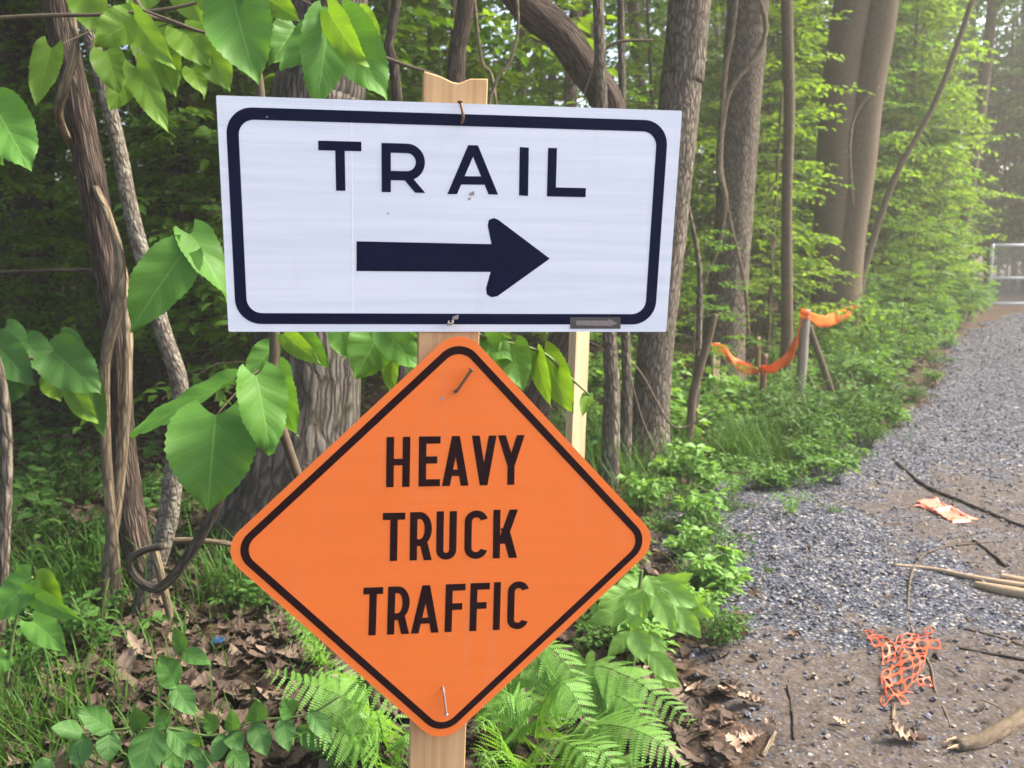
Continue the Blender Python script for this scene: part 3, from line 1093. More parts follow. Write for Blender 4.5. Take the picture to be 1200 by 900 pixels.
# trees further off: trunk and crown, each its own
def slim_tree(label, pl, Y, mat, top, k, cs, seed, group, crown=True):
    pts, rad = trunk_pts(pl, Y, top, 1.25)
    root = empty('slim_tree', pts[0] + np.array([0, 0, .15]), label, 'tree', group)
    mb = MB(); tube(mb, pts, rad, 40, 10, (.05, 6, 1.5), seed); part(mb, 'trunk', M[mat], root, True)
    if crown and k is not None and (pts[-2][0] < .16 * pts[-2][1] or Y > 14):
        put_crown(root, pts[-2], k, cs, seed)
    return root


SG = 'slim trees in the wood'
slim = [
    ('slim tree with leafy side shoots between the vine wrapped tree and the twin trunks', [(922, 0, 13), (925, 120, 12), (922, 240, 12), (922, 385, 14)], 9.2, 'bark_pale', 7.5, 0, .7),
    ('thin trunk leaning right across the bright foliage beyond the twin trunks', [(1141, -5, 6), (1098, 115, 6), (1050, 205, 7), (1020, 290, 8), (1008, 340, 9)], 12.8, 'bark_pale', 6.0, 1, .6),
    ('pale slim trunk carrying the small white sign near the gate', [(1150, 120, 13), (1138, 205, 13), (1128, 280, 13), (1121, 335, 14)], 19.5, 'bark_pale', 8.5, 2, .9),
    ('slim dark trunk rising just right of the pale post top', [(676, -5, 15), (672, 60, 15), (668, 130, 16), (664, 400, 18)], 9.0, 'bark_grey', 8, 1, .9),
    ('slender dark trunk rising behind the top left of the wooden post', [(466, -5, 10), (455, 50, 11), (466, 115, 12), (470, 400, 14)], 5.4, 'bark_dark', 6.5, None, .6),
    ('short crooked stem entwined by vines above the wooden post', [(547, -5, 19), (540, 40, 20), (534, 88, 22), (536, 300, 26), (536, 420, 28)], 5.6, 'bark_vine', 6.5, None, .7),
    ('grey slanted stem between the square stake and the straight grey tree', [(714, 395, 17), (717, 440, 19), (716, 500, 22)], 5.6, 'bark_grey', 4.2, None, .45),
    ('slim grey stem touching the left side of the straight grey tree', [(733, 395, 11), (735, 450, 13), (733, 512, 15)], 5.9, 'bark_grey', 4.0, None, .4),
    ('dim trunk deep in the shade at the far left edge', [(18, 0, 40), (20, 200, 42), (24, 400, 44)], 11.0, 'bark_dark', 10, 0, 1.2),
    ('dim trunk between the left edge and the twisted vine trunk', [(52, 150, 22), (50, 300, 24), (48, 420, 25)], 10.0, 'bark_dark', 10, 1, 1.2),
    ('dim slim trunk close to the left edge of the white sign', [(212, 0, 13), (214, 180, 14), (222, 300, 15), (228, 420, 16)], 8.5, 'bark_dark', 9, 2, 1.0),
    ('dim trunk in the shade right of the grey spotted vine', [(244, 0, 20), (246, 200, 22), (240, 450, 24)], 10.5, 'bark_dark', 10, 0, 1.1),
]
for k, (lb, pl, Y, mt, tp_, ck, cs) in enumerate(slim):
    slim_tree(lb, pl, Y, mt, tp_, ck, cs, 20 + k, SG)
for k in range(34):
    # the deep wood
    for _ in range(60):
        Y = RNG.uniform(15, 34); x = RNG.uniform(-.75, .9) * Y
        if x < path_left(Y) - 1.6 or x > path_left(Y) + 7.5 or Y > 25:
            break
    wpx = RNG.uniform(9, 22) * 15 / Y
    px = 600 + F * x / (Y * CP)
    lean = RNG.normal(0, 18)
    slim_tree('slim far trunk deep in the wood, half hidden by foliage', [(px + lean, -60, wpx), (px + lean * .3, 150, wpx * 1.05), (px, 330, wpx * 1.15)], Y,
              ['bark_grey', 'bark_pale', 'bark_dark'][k % 3], RNG.uniform(7.5, 11), k % 3, RNG.uniform(.9, 1.35), 60 + k, 'far trunks in the deep wood')
# canopy trees added left and behind, mostly out of view, to cast shade
for k, (x, y, r) in enumerate([(-4.5, 3.2, .16), (-6.8, 6.4, .2), (-8.5, 10.5, .2), (-11, 7.5, .2), (-4.4, 12.5, .2), (-3.4, 9.0, .15), (-4.6, -.8, .2), (-7.5, 1.2, .2)]):
    g = float(gz(x, y))
    root = empty('added_canopy_tree', (x, y, g), 'tall tree with a dense crown, added to shade the dark wood', 'tree', 'trees added to shade the dark wood')
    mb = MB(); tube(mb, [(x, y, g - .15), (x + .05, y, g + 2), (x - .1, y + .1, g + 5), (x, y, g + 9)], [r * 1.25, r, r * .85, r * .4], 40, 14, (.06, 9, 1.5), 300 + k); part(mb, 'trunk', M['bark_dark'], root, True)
    put_crown(root, (x, y, 5.2 + .25 * (k % 4)), k % 3, 1.25 + .1 * (k % 3), k)
    if y < 2:
        put_crown(root, (x, y, 7.4), (k + 1) % 3, 1.2, k + 2)

# ------------------------------------------------------------------ understory saplings
def sapling_mesh(seed, H=5.0, nb=26, L=.085, spread=1.15, z0=.12):
    rs = np.random.default_rng(seed)
    mb = MB(); tw = MB()
    lean = rs.normal(0, .25, 2)
    tr_ = lambda z: np.array([lean[0] * (z / H) ** 1.5, lean[1] * (z / H) ** 1.5, z])
    tube(tw, [tr_(z) for z in np.linspace(0, H, 5)], np.linspace(.026, .006, 5) * H / 5, 12, 6)
    Ps, Ds, Ns, Ls = [], [], [], []

    def spray(p0, d, ln, lf):
        m = max(3, int(ln / (lf * .55)))
        side = norm(np.cross(d, [0, 0, 1]))
        for q in range(m):
            f = (q + 1) / m
            p = p0 + d * ln * f + np.array([0, 0, -.18 * ln * f * f]) + rs.normal(0, .012, 3)
            sg = 1 if q % 2 else -1
            Ps.append(p); Ds.append(d * .7 + side * sg * rs.uniform(.6, 1.1) + np.array([0, 0, rs.normal(-.35, .2)]))
            Ns.append(np.array([0, 0, 1]) + rs.normal(0, .35, 3)); Ls.append(lf * rs.uniform(.65, 1.25))
    for b in range(nb):
        z = H * (z0 + (1 - z0) * (b + rs.uniform(0, 1)) / nb)
        az = b * 2.4 + rs.uniform(-.5, .5)
        ln = spread * (1.15 - .75 * (z / H)) * rs.uniform(.6, 1.15)
        d = norm(np.array([math.cos(az), math.sin(az), rs.uniform(.0, .5)]))
        p0 = tr_(z)
        tube(tw, [p0, p0 + d * ln * .5, p0 + d * ln + np.array([0, 0, -.18 * ln])], [.008, .005, .002], 5, 3, cap=False)
        spray(p0 + d * ln * .25, d, ln * .8, L)
        for s2 in range(rs.integers(5, 9)):
            f = rs.uniform(.2, .85)
            a2 = az + rs.choice([-1, 1]) * rs.uniform(.5, 1.1)
            d2 = norm(np.array([math.cos(a2), math.sin(a2), rs.uniform(-.2, .35)]))
            pp = p0 + d * ln * f + np.array([0, 0, -.18 * ln * f * f])
            spray(pp, d2, ln * rs.uniform(.3, .55), L)
    leaves(mb, Ps, Ds, Ns, np.array(Ls), rs.uniform(.5, .75, len(Ls)))
    return mb, tw


SAP = []
for k, (H, nb, L, mt) in enumerate([(5.2, 38, .10, 'far_a'), (4.4, 32, .09, 'far_b'), (6.2, 46, .11, 'far_a'), (5.6, 42, .095, 'far_b'), (3.4, 28, .085, 'far_a'), (7.2, 52, .12, 'far_b')]):
    a_, b_ = sapling_mesh(200 + k, H, nb, L, .9 + H * .08)
    SAP.append((a_.mesh('leaves', M[mt]), b_.mesh('stem', M['twig']), H))


def put_sapling(x, y, k, s, rz, label, group, name='sapling'):
    root = empty(name, (x, y, float(gz(x, y)) - .03), label, 'sapling', group)
    for me, nm in ((SAP[k][0], 'foliage'), (SAP[k][1], 'stem')):
        o = bpy.data.objects.new(nm, me); COL.objects.link(o); o.parent = root
    root.rotation_euler = (0, 0, rz); root.scale = (s, s, s)
    return root


RNG = np.random.default_rng(77)
cnt = 0
tries = 0
placed = []
while cnt < 135 and tries < 6000:
    tries += 1
    Y = 5.6 + 24 * RNG.random() ** 1.25; x = RNG.uniform(-.66, .8) * Y
    px = 600 + F * x / (Y * CP)
    pl = path_left(Y)
    t = x - pl
    if -1.2 < t < 6.5 and Y < 23.5:
        continue
    if t > 0 and Y < 23.5:
        continue
    if px > 700 and Y < 10.4:
        continue
    if 400 < px < 780 and Y < 7.6:
        continue
    if px > 1110 and Y < 23.5:
        continue
    if 895 < px < 1090 and Y < 14.6:
        continue
    if 60 < px < 250 and Y < 7.0:
        continue
    if any((x - a) ** 2 + (Y - b) ** 2 < (.034 * Y + .28) ** 2 for a, b in placed):
        continue
    placed.append((x, Y))
    lb = 'slender sapling with bright spring leaves in the wood, among many like it'
    put_sapling(x, Y, int(RNG.integers(0, 6)), RNG.uniform(.75, 1.15), RNG.uniform(0, 6.28), lb, 'understory saplings in the wood')
    cnt += 1

for k in range(34):
    px = RNG.uniform(850, 1128); Y = RNG.uniform(14.9 if 900 < px < 1075 else 13.6, 18.5)
    x = (px - 600) / F * Y * CP
    if x > path_left(Y) - .9:
        x = path_left(Y) - RNG.uniform(1.3, 2.3)
    put_sapling(x, Y, int(RNG.choice([1, 3, 5, 0])), RNG.uniform(.9, 1.3), RNG.uniform(0, 6.28), 'leafy bright sapling in the thicket behind the twin trunks and along the far path edge', 'saplings of the bright thicket')
for k in range(22):
    Y = RNG.uniform(24, 31); x = RNG.uniform(.42, .66) * Y
    put_sapling(x, Y, int(RNG.choice([0, 2, 5])), RNG.uniform(1.1, 1.6), RNG.uniform(0, 6.28), 'dim sapling in the dark wood beyond the chain link gate', 'saplings beyond the gate')
# far-off wood closing the view
mb = MB(); tw = MB()
n = 90000
ang = RNG.uniform(-1.2, 1.3, n); rr = RNG.uniform(33, 44, n)
x, y = np.sin(ang) * rr, np.cos(ang) * rr
z = RNG.random(n) ** .8 * 15
clump = vn(ang * 22, z * .55, 3) * .6 + vn(ang * 60, z * 1.3, 4) * .4
ok = clump > .30 + .020 * z
x, y, z = x[ok], y[ok], z[ok]; n = len(x)
az = RNG.uniform(0, 6.28, n)
leaves(mb, np.stack([x, y, z], 1), np.stack([np.cos(az), np.sin(az), RNG.normal(-.3, .3, n)], 1),
       np.stack([RNG.normal(0, .6, n), RNG.normal(-.3, .6, n), np.ones(n)], 1), RNG.uniform(.25, .6, n), .7)
kind(mb.build('distant_wood', M['far_c']), 'stuff')

# ------------------------------------------------------------------ climbing vines and stems on the left
def vine(label, pl, Y, mat, rough=None, n=90, k=12, dY=None, name='vine', cat='vine', seed=0, group='vines and stems'):
    pts = [P(x, y, Y + (dY[i] if dY else 0)) for i, (x, y, w_) in enumerate(pl)]
    rad = [w_ / F * Y / 2 for x, y, w_ in pl]
    mb = MB(); tube(mb, pts, rad, n, k, rough, seed)
    o = mb.build(name, M[mat], None, True, loc=pts[-1])
    return tag(o, label, cat, group)


vine('thick dark shaggy vine trunk leaning through the left side', [(40, -160, 32), (66, 0, 30), (84, 90, 31), (106, 200, 30), (124, 300, 30), (138, 400, 29), (143, 520, 30), (156, 620, 34), (176, 690, 39), (186, 720, 50)], 3.75, 'bark_vine', (.13, 11, 4), 180, 40, seed=31)
vine('grey spotted vine climbing beside the thick dark vine trunk', [(70, -160, 15), (95, 0, 16), (115, 75, 17), (135, 155, 17), (158, 265, 18), (192, 390, 19), (211, 455, 20), (206, 530, 21), (192, 630, 24), (150, 760, 14), (186, 812, 9)], 3.5, 'bark_spot', (.08, 6, 6), 160, 18, seed=32)
vine('pale thin vine looped around the top of the dark vine trunk', [(70, -60, 9), (84, 18, 9), (87, 60, 10), (74, 108, 11), (70, 140, 9), (95, 190, 8), (126, 250, 9), (141, 310, 12), (137, 365, 14), (123, 425, 13), (124, 520, 12), (131, 620, 13), (140, 715, 15), (160, 775, 12), (192, 832, 8)], 3.5, 'bark_tan', (.06, 5, 5), 160, 14, dY=[.1, .05, 0, 0, .1, .3, .1, 0, 0, 0, 0, 0, 0, 0, -.1], seed=33)
vine('thin brown vine pressed along the right of the dark trunk down to the roots', [(120, 240, 8), (146, 330, 11), (149, 440, 12), (141, 555, 13), (128, 650, 14), (122, 712, 14), (132, 760, 14), (165, 795, 11)], 3.55, 'bark_tan', (.06, 5, 5), 120, 14, dY=[.35, .18, .02, 0, 0, 0, 0, 0], seed=34)
vine('dark looping stem curling under the spotted vine', [(265, 560, 14), (250, 600, 13), (222, 650, 13), (188, 688, 12), (162, 680, 10), (152, 658, 9), (168, 645, 9), (190, 640, 9)], 3.3, 'bark_dark', (.16, 6, 9), 70, 14, seed=35)
vine('brown root stem dropping through the leaf litter below the vine loop', [(180, 640, 10), (192, 690, 10), (203, 740, 9), (212, 800, 7)], 3.4, 'bark_tan', None, 30, 10, seed=36)
vine('pale bare stick lying level behind the orange sign corner', [(186, 634, 6), (225, 633, 7), (272, 638, 7), (330, 650, 7)], 3.6, 'bark_tan', None, 30, 8, seed=37, name='stick', cat='stick', group='fallen sticks')
vine('grey bare stem at the left edge of the picture', [(-22, 380, 11), (0, 440, 12), (8, 520, 13), (6, 620, 13), (0, 720, 14), (-4, 790, 15)], 3.0, 'bark_grey', (.05, 6, 4), 60, 14, seed=38)
vine('thick dark reddish vine slanting down behind the top edge of the white sign', [(560, -90, 38), (612, 0, 38), (655, 38, 38), (688, 82, 36), (716, 130, 38), (722, 230, 36), (670, 380, 34), (600, 540, 36), (570, 640, 40)], 5.9, 'bark_vine', (.14, 11, 3), 130, 32, seed=39)
TW = [
    ('thin vine hanging beside the crooked stem above the post', [(556, 0, 4), (560, 40, 4), (566, 75, 4), (580, 110, 4), (590, 300, 4)], 5.2, 'bark_tan'),
    ('thin curved vine hanging from the slanting reddish vine', [(604, -20, 4), (607, 30, 4), (598, 70, 4), (575, 115, 4), (560, 250, 4)], 5.0, 'bark_tan'),
    ('pale twisting vine running up the left of the vine wrapped tree', [(866, -30, 6), (858, 40, 6), (850, 80, 7), (846, 140, 7), (843, 200, 8), (850, 235, 7), (842, 290, 5), (818, 350, 4), (812, 430, 4)], 9.1, 'bark_tan'),
    ('pale vine looping across the front of the vine wrapped tree', [(880, -30, 6), (897, 25, 6), (892, 55, 6), (873, 82, 6), (856, 105, 6), (848, 140, 6), (845, 190, 5), (856, 260, 4), (872, 330, 4), (878, 400, 4)], 9.1, 'bark_tan'),
    ('thin pale stem climbing close to the straight grey tree', [(795, 190, 4), (806, 240, 5), (818, 300, 6), (820, 340, 7), (818, 420, 8), (814, 500, 9)], 6.8, 'bark_grey'),
    ('pale crooked sapling stem leaning in front of the orange ribbon stake', [(838, 368, 7), (832, 392, 9), (822, 425, 10), (812, 465, 11), (809, 500, 11), (800, 542, 12)], 6.3, 'bark_pale'),
    ('thin bare twig crossing the top left corner', [(-20, 22, 5), (60, 18, 5), (120, 17, 4), (200, 10, 4), (262, -6, 3)], 3.0, 'twig'),
    ('thin bare twig sloping down towards the white sign corner', [(168, 12, 3), (200, 24, 4), (232, 36, 4), (266, 46, 4), (290, 66, 3)], 2.7, 'twig'),
    ('thin level branch low in the shade on the left', [(-10, 320, 5), (60, 317, 5), (118, 316, 5)], 4.4, 'bark_dark'),
    ('thin bare branch beside the top of the post', [(445, 65, 4), (480, 78, 4), (506, 86, 3), (520, 95, 2)], 4.0, 'twig'),
    ('thin bare twig above the right half of the white sign', [(765, 47, 3), (722, 50, 4), (700, 70, 4), (684, 110, 3)], 5.6, 'twig'),
    ('bare pale twig poking from the straight grey tree foot', [(838, 480, 2), (790, 500, 3), (745, 430, 3), (690, 400, 2)], 5.9, 'twig'),
    ('thin straight twig hanging in front of the grey tree foot', [(738, 440, 2), (752, 490, 3), (768, 530, 3)], 5.7, 'twig'),
    ('thin dead branch reaching across the twin trunks', [(1030, 100, 3), (1005, 130, 3), (996, 170, 3), (1000, 240, 2)], 11.9, 'bark_tan'),
]
for k, (lb, pl, Y, mt) in enumerate(TW):
    vine(lb, pl, Y, mt, None, 50, 6, seed=50 + k)

# ------------------------------------------------------------------ big leaved saplings around the signs
def leafy_branch(label, stem_px, Y, lv, mats, cat='sapling', name='leafy_sapling', group='large leaved shoots', seed=0, twigs=(), kind_='heart', stem_mat='twig'):
    base = P(stem_px[-1][0], stem_px[-1][1], Y)
    root = empty(name, base, label, cat, group)
    mb = MB()
    tube(mb, [P(x, y, Y) for x, y, w_ in stem_px], [w_ / F * Y / 2 for x, y, w_ in stem_px], 50, 8)
    for tw_ in twigs:
        tube(mb, [P(x, y, Y + dz) for x, y, dz in tw_], np.linspace(.0035, .0016, len(tw_)), 14, 5)
    part(mb, 'stem', M[stem_mat], root, True)
    by = {}
    for k, L_ in enumerate(lv):
        bx, by_, tx, ty, w_ = L_[:5]
        dz = L_[5] if len(L_) > 5 else 0
        roll = L_[6] if len(L_) > 6 else 0
        mt = L_[7] if len(L_) > 7 else mats
        dY = L_[8] if len(L_) > 8 else -.05
        m_ = MB()
        px_leaf(m_, bx, by_, tx, ty, w_, Y + dz, dY, roll, kind_, seed * 50 + k)
        part(m_, 'leaf', M[mt], root, True)
    return root


FY = 'leaf_yellow'
leafy_branch('large heart shaped leaves on a grey shoot passing behind the left of the white sign',
             [(278, -60, 11), (286, 0, 11), (296, 60, 11), (305, 110, 11), (318, 300, 12), (322, 400, 12), (319, 440, 12), (330, 500, 12), (372, 620, 12), (425, 760, 13), (440, 830, 14)], 2.4,
             [(272, -6, 300, 96, 74, 0, 15), (385, 22, 371, 126, 56, -.1, -10), (388, 26, 328, 82, 48, -.05, 20), (398, 26, 452, 116, 62, -.02, 10), (384, 12, 428, 78, 30, -.12, 40, FY),
              (312, -4, 350, 24, 30, .1, 20, FY), (250, -30, 285, 40, 50, .1, 30, FY), (420, 20, 446, 70, 34, .1, 35, FY), (345, 30, 318, 75, 40, .1, -20),
              (223, 274, 267, 352, 47, -.05, -20), (214, 297, 151, 389, 62, -.1, 12),
              (253, 486, 243, 600, 106, -.2, 5, 'leaf_front', -.08), (270, 450, 152, 511, 44, -.1, 48), (300, 440, 317, 533, 60, -.22, -22), (322, 434, 347, 511, 46, -.12, 34), (318, 408, 288, 447, 34, .05, 10),
              (333, 391, 374, 426, 24, -.05, 30, FY), (352, 388, 386, 432, 26, 0, 35), (446, 388, 416, 444, 58, -.02, 0), (452, 388, 492, 434, 40, -.05, 15), (462, 416, 457, 460, 20, .02, 35, FY), (398, 385, 404, 420, 30, .06, 10)],
             'leaf_front', seed=1,
             twigs=[[(286, 0, 0), (330, -8, -.02), (385, 16, -.08), (400, 26, -.02)], [(280, -40, 0), (262, -12, 0)], [(318, 300, 0), (262, 290, 0), (214, 297, -.1)], [(321, 430, 0), (300, 436, -.1), (275, 462, -.15), (253, 487, -.2)],
                    [(321, 440, 0), (296, 452, -.1), (268, 451, -.1)], [(321, 430, 0), (310, 436, -.2)], [(322, 395, 0), (390, 384, 0), (448, 388, -.03)]])
leafy_branch('hanging heart shaped leaves crowding the top left beside the vine trunk',
             [(120, -160, 9), (140, -60, 8), (165, 10, 6), (200, 26, 4), (240, 40, 4), (262, 60, 3)], 3.1,
             [(162, 22, 110, 52, 46, -.1, 10, FY), (176, 34, 205, 112, 52, .05, 10, FY), (157, 20, 203, 80, 30, -.15, 25), (212, 34, 246, 78, 46, 0, 0, FY), (242, 48, 268, 106, 44, 0, 15, FY), (160, 78, 196, 154, 30, -.1, 20, FY),
              (124, 60, 140, 110, 36, .1, 10, FY), (60, 56, 42, 124, 34, -.05, 20, FY), (225, 80, 238, 112, 26, .1, 0), (150, 90, 128, 130, 30, .2, 0), (95, -10, 130, 50, 40, .2, 10, FY), (215, -20, 240, 30, 40, .1, 20, FY), (180, -25, 150, 18, 36, .1, 0)],
             FY, seed=2, twigs=[[(165, 10, 0), (163, 50, -.05), (160, 80, -.1)], [(165, 10, 0), (120, 30, .1), (62, 56, -.05)], [(200, 26, 0), (190, 30, 0), (176, 34, .05)]])
leafy_branch('two large leaves cut off by the left edge below the top corner',
             [(-70, 90, 6), (-35, 110, 5), (-6, 126, 4)], 2.0, [(-6, 124, 36, 200, 60, 0, 15), (-20, 140, 4, 192, 40, .05, 10)], 'leaf_front', seed=3)
leafy_branch('row of drooping leaves peeping out right of the orange sign top',
             [(545, 385, 6), (575, 398, 5), (605, 404, 4), (640, 416, 4), (672, 446, 3), (692, 464, 2)], 2.14,
             [(600, 404, 613, 458, 38, -.02, 0), (628, 414, 645, 477, 24, 0, 25, FY), (636, 414, 672, 485, 40, .02, 12, FY), (689, 463, 682, 488, 15, 0, 10, FY), (568, 396, 598, 422, 32, 0, 20), (655, 430, 668, 460, 24, .05, 10), (580, 400, 590, 440, 30, .05, 10, FY)],
             'leaf_front', seed=4, stem_mat='greenstem')
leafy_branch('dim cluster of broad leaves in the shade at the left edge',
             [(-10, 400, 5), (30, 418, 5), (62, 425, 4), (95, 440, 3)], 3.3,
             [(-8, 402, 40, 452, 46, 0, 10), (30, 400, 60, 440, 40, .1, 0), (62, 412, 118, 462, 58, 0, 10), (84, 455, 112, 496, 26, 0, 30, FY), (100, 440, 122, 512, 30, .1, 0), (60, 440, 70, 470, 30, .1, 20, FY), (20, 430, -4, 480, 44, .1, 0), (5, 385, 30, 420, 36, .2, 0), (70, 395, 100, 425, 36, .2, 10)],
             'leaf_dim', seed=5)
leafy_branch('young plant with two broad leaves low at the left edge',
             [(38, 676, 3), (26, 700, 3), (16, 740, 4), (8, 800, 4)], 2.75,
             [(38, 680, -12, 728, 54, 0, 30), (40, 680, 76, 712, 40, .03, 20, FY), (32, 695, 97, 727, 24, -.05, 30), (38, 728, 78, 763, 36, -.05, 0), (8, 770, -20, 790, 30, 0, 0)], 'leaf_front', seed=6, stem_mat='greenstem')
leafy_branch('trailing plant with paired oval leaves across the bottom left',
             [(66, 862, 2), (97, 860, 3), (150, 854, 3), (200, 854, 3), (250, 862, 3), (300, 845, 3), (360, 837, 3), (400, 815, 2)], 2.36,
             [(97, 860, 60, 852, 26, 0, 10), (97, 862, 91, 900, 30), (131, 856, 91, 829, 32), (128, 857, 126, 894, 29), (181, 853, 163, 912, 46, -.05), (165, 855, 160, 828, 25), (195, 855, 181, 829, 24), (198, 854, 236, 892, 32),
              (250, 857, 243, 834, 21), (272, 857, 273, 832, 19), (270, 857, 282, 880, 25), (302, 846, 301, 821, 26), (297, 847, 313, 887, 29), (342, 839, 331, 819, 27), (331, 841, 338, 881, 27), (363, 833, 389, 871, 24),
              (206, 803, 187, 767, 33), (214, 764, 205, 735, 18), (214, 763, 246, 779, 22), (203, 803, 228, 839, 29), (262, 860, 252, 894, 22), (225, 862, 234, 875, 14, 0, 10, FY), (240, 880, 232, 905, 26), (190, 870, 215, 900, 34, .05), (60, 890, 40, 910, 24), (270, 880, 290, 905, 28, .04), (350, 850, 372, 880, 18, .05, 30)],
             'leaf_oval', cat='plant', name='trailing_plant', group='low plants by the signs', seed=7, kind_='oval', stem_mat='greenstem',
             twigs=[[(188, 905, 0), (198, 840, 0), (205, 800, 0), (214, 762, 0), (208, 738, 0)], [(262, 862, 0), (248, 885, 0), (238, 910, 0)]])
leafy_branch('leafy bush with pale oval leaves right of the orange sign lower edge',
             [(752, 668, 4), (748, 700, 5), (744, 740, 6), (740, 800, 7)], 3.05,
             [(742, 690, 700, 712, 27), (748, 690, 716, 736, 23, -.05), (755, 690, 740, 742, 27, -.08), (765, 690, 790, 742, 28, -.08), (770, 685, 820, 712, 27), (765, 680, 806, 690, 23, .05), (752, 680, 722, 690, 23, .08), (758, 675, 770, 700, 23, -.1), (790, 706, 836, 722, 20), (790, 710, 822, 748, 23, -.08),
              (745, 735, 754, 776, 30, -.1), (762, 740, 778, 776, 20, -.06), (760, 765, 795, 800, 27, -.12), (768, 790, 798, 805, 19, -.1), (740, 715, 690, 728, 28, .02), (782, 690, 812, 672, 19, .1), (710, 690, 690, 700, 19), (738, 740, 712, 770, 19, .05), (800, 720, 828, 700, 17), (775, 715, 800, 742, 23, 0), (735, 700, 752, 722, 22, -.12)],
             'herb', cat='plant', name='leafy_plant', group='low plants by the signs', seed=8, kind_='oval', stem_mat='greenstem',
             twigs=[[(748, 700, 0), (775, 690, -.03), (795, 708, 0)], [(748, 705, 0), (720, 695, 0)], [(746, 725, 0), (758, 745, -.08), (768, 785, -.1)]])

# ------------------------------------------------------------------ ferns
def frond(root, ctrl, Lp, npin=20, seed=0):
    """ctrl: world points along the midrib; Lp: longest pinna"""
    rs = np.random.default_rng(seed)
    c = catmull(ctrl, npin * 2 + 1)
    T = norm(np.gradient(c, axis=0))
    mb = MB()
    tube(mb, c, np.linspace(.0028, .0008, len(c)), len(c), 5)
    for q in range(3, len(c) - 1):
        f = q / (len(c) - 1)
        l = Lp * np.interp(f, [0, .12, .35, .6, .85, 1], [.35, .8, 1, .82, .4, .06])
        if q % 2:
            continue
        t = T[q]
        up = np.array([0, -.25, 1.0]); up = norm(up - t * up.dot(t))
        side = np.cross(t, up)
        for sg in (-1, 1):
            d = norm(side * sg + t * .32 + np.array([0, 0, -.25]) + rs.normal(0, .06, 3))
            nrm = norm(up + side * sg * .15 + rs.normal(0, .12, 3)); nrm = norm(nrm - d * nrm.dot(d))
            s2 = np.cross(d, nrm)
            m = max(5, int(l / .0075))
            ff = np.linspace(0, 1, m + 1)
            wd = l * .125 * np.interp(ff, [0, .12, .65, 1], [.8, 1, .72, .05])
            mid = c[q] + d * (l * ff)[:, None] - nrm * (l * .16 * ff ** 2)[:, None]
            V, Fa = [], []
            for e in range(m):
                for s3 in (-1, 1):
                    b = len(V)
                    w0 = wd[e]
                    step = l / m
                    V += [mid[e], mid[e] + s2 * s3 * w0 * .98 + d * step * .45, mid[e] + s2 * s3 * w0 * .85 + d * step * .95, mid[e] * .15 + mid[e + 1] * .85]
                    Fa.append([b, b + 1, b + 2, b + 3] if s3 < 0 else [b, b + 3, b + 2, b + 1])
            mb.add(V, [np.array(Fa)])
    return part(mb, 'frond', M['fern'], root)


def fern(label, base, fr, seed, group='ferns around the signs'):
    b = P(*base)
    root = empty('fern', (b[0], b[1], float(gz(b[0], b[1]))), label, 'fern', group)
    for k, (cp, Lp) in enumerate(fr):
        pts = [np.array([b[0], b[1], float(gz(b[0], b[1]))])] + [P(*q) for q in cp]
        frond(root, pts, Lp, 17 + int(5 * Lp / .1), seed * 20 + k)
    return root


fern('large bright fern arching over the ground right of the post', (625, 960, 2.62),
     [([(596, 800, 2.6), (640, 757, 2.65), (694, 822, 2.5)], 0.156), ([(650, 830, 2.75), (690, 782, 2.85), (735, 792, 2.8), (770, 815, 2.75), (818, 850, 2.65)], 0.182),
      ([(640, 880, 2.6), (700, 850, 2.5), (760, 862, 2.4), (806, 900, 2.35)], 0.169), ([(600, 890, 2.45), (575, 845, 2.35), (552, 858, 2.3)], 0.117), ([(610, 900, 2.4), (640, 868, 2.3), (680, 880, 2.2), (700, 920, 2.15)], 0.143),
      ([(600, 850, 2.7), (580, 800, 2.8), (556, 795, 2.85)], 0.143), ([(640, 860, 2.8), (672, 800, 3.0), (700, 800, 3.1)], 0.143), ([(600, 900, 2.4), (590, 880, 2.25), (565, 900, 2.15)], 0.117), ([(660, 900, 2.5), (730, 900, 2.4), (775, 930, 2.3)], 0.143),
      ([(650, 870, 2.7), (720, 815, 2.75), (790, 880, 2.55)], .15), ([(630, 840, 2.55), (660, 800, 2.5), (700, 870, 2.4)], .14), ([(610, 860, 2.5), (600, 815, 2.5), (575, 840, 2.45)], .12), ([(640, 900, 2.45), (690, 870, 2.35), (745, 930, 2.25)], .14), ([(600, 920, 2.35), (570, 880, 2.25), (556, 925, 2.2)], .11)], 1)
fern('bright fern spreading left from under the orange sign', (455, 945, 2.55),
     [([(440, 850, 2.5), (406, 819, 2.5), (362, 802, 2.5), (308, 785, 2.5)], 0.137), ([(440, 830, 2.45), (420, 797, 2.42), (452, 818, 2.35), (484, 872, 2.3)], 0.117), ([(440, 900, 2.5), (420, 860, 2.5), (395, 880, 2.4), (380, 912, 2.4)], 0.130),
      ([(460, 890, 2.45), (475, 862, 2.4), (468, 905, 2.35)], 0.117), ([(430, 860, 2.65), (380, 790, 2.8), (345, 800, 2.8)], 0.117), ([(450, 890, 2.7), (470, 820, 2.85), (500, 840, 2.9)], 0.130),
      ([(430, 880, 2.4), (385, 850, 2.35), (335, 870, 2.3)], .12), ([(440, 870, 2.6), (400, 790, 2.7), (385, 770, 2.75)], .10), ([(450, 900, 2.35), (430, 860, 2.3), (410, 890, 2.25)], .10)], 2)
fern('small fern with hanging fronds at the left edge of the orange sign', (390, 830, 3.1),
     [([(360, 745, 3.05), (335, 705, 3.0), (314, 735, 2.95)], .07), ([(370, 760, 3.0), (360, 715, 2.95), (328, 770, 2.9)], .06), ([(375, 770, 3.0), (372, 735, 2.95), (350, 790, 2.9)], .06), ([(360, 740, 3.1), (330, 690, 3.15), (300, 690, 3.15)], .06)], 3)
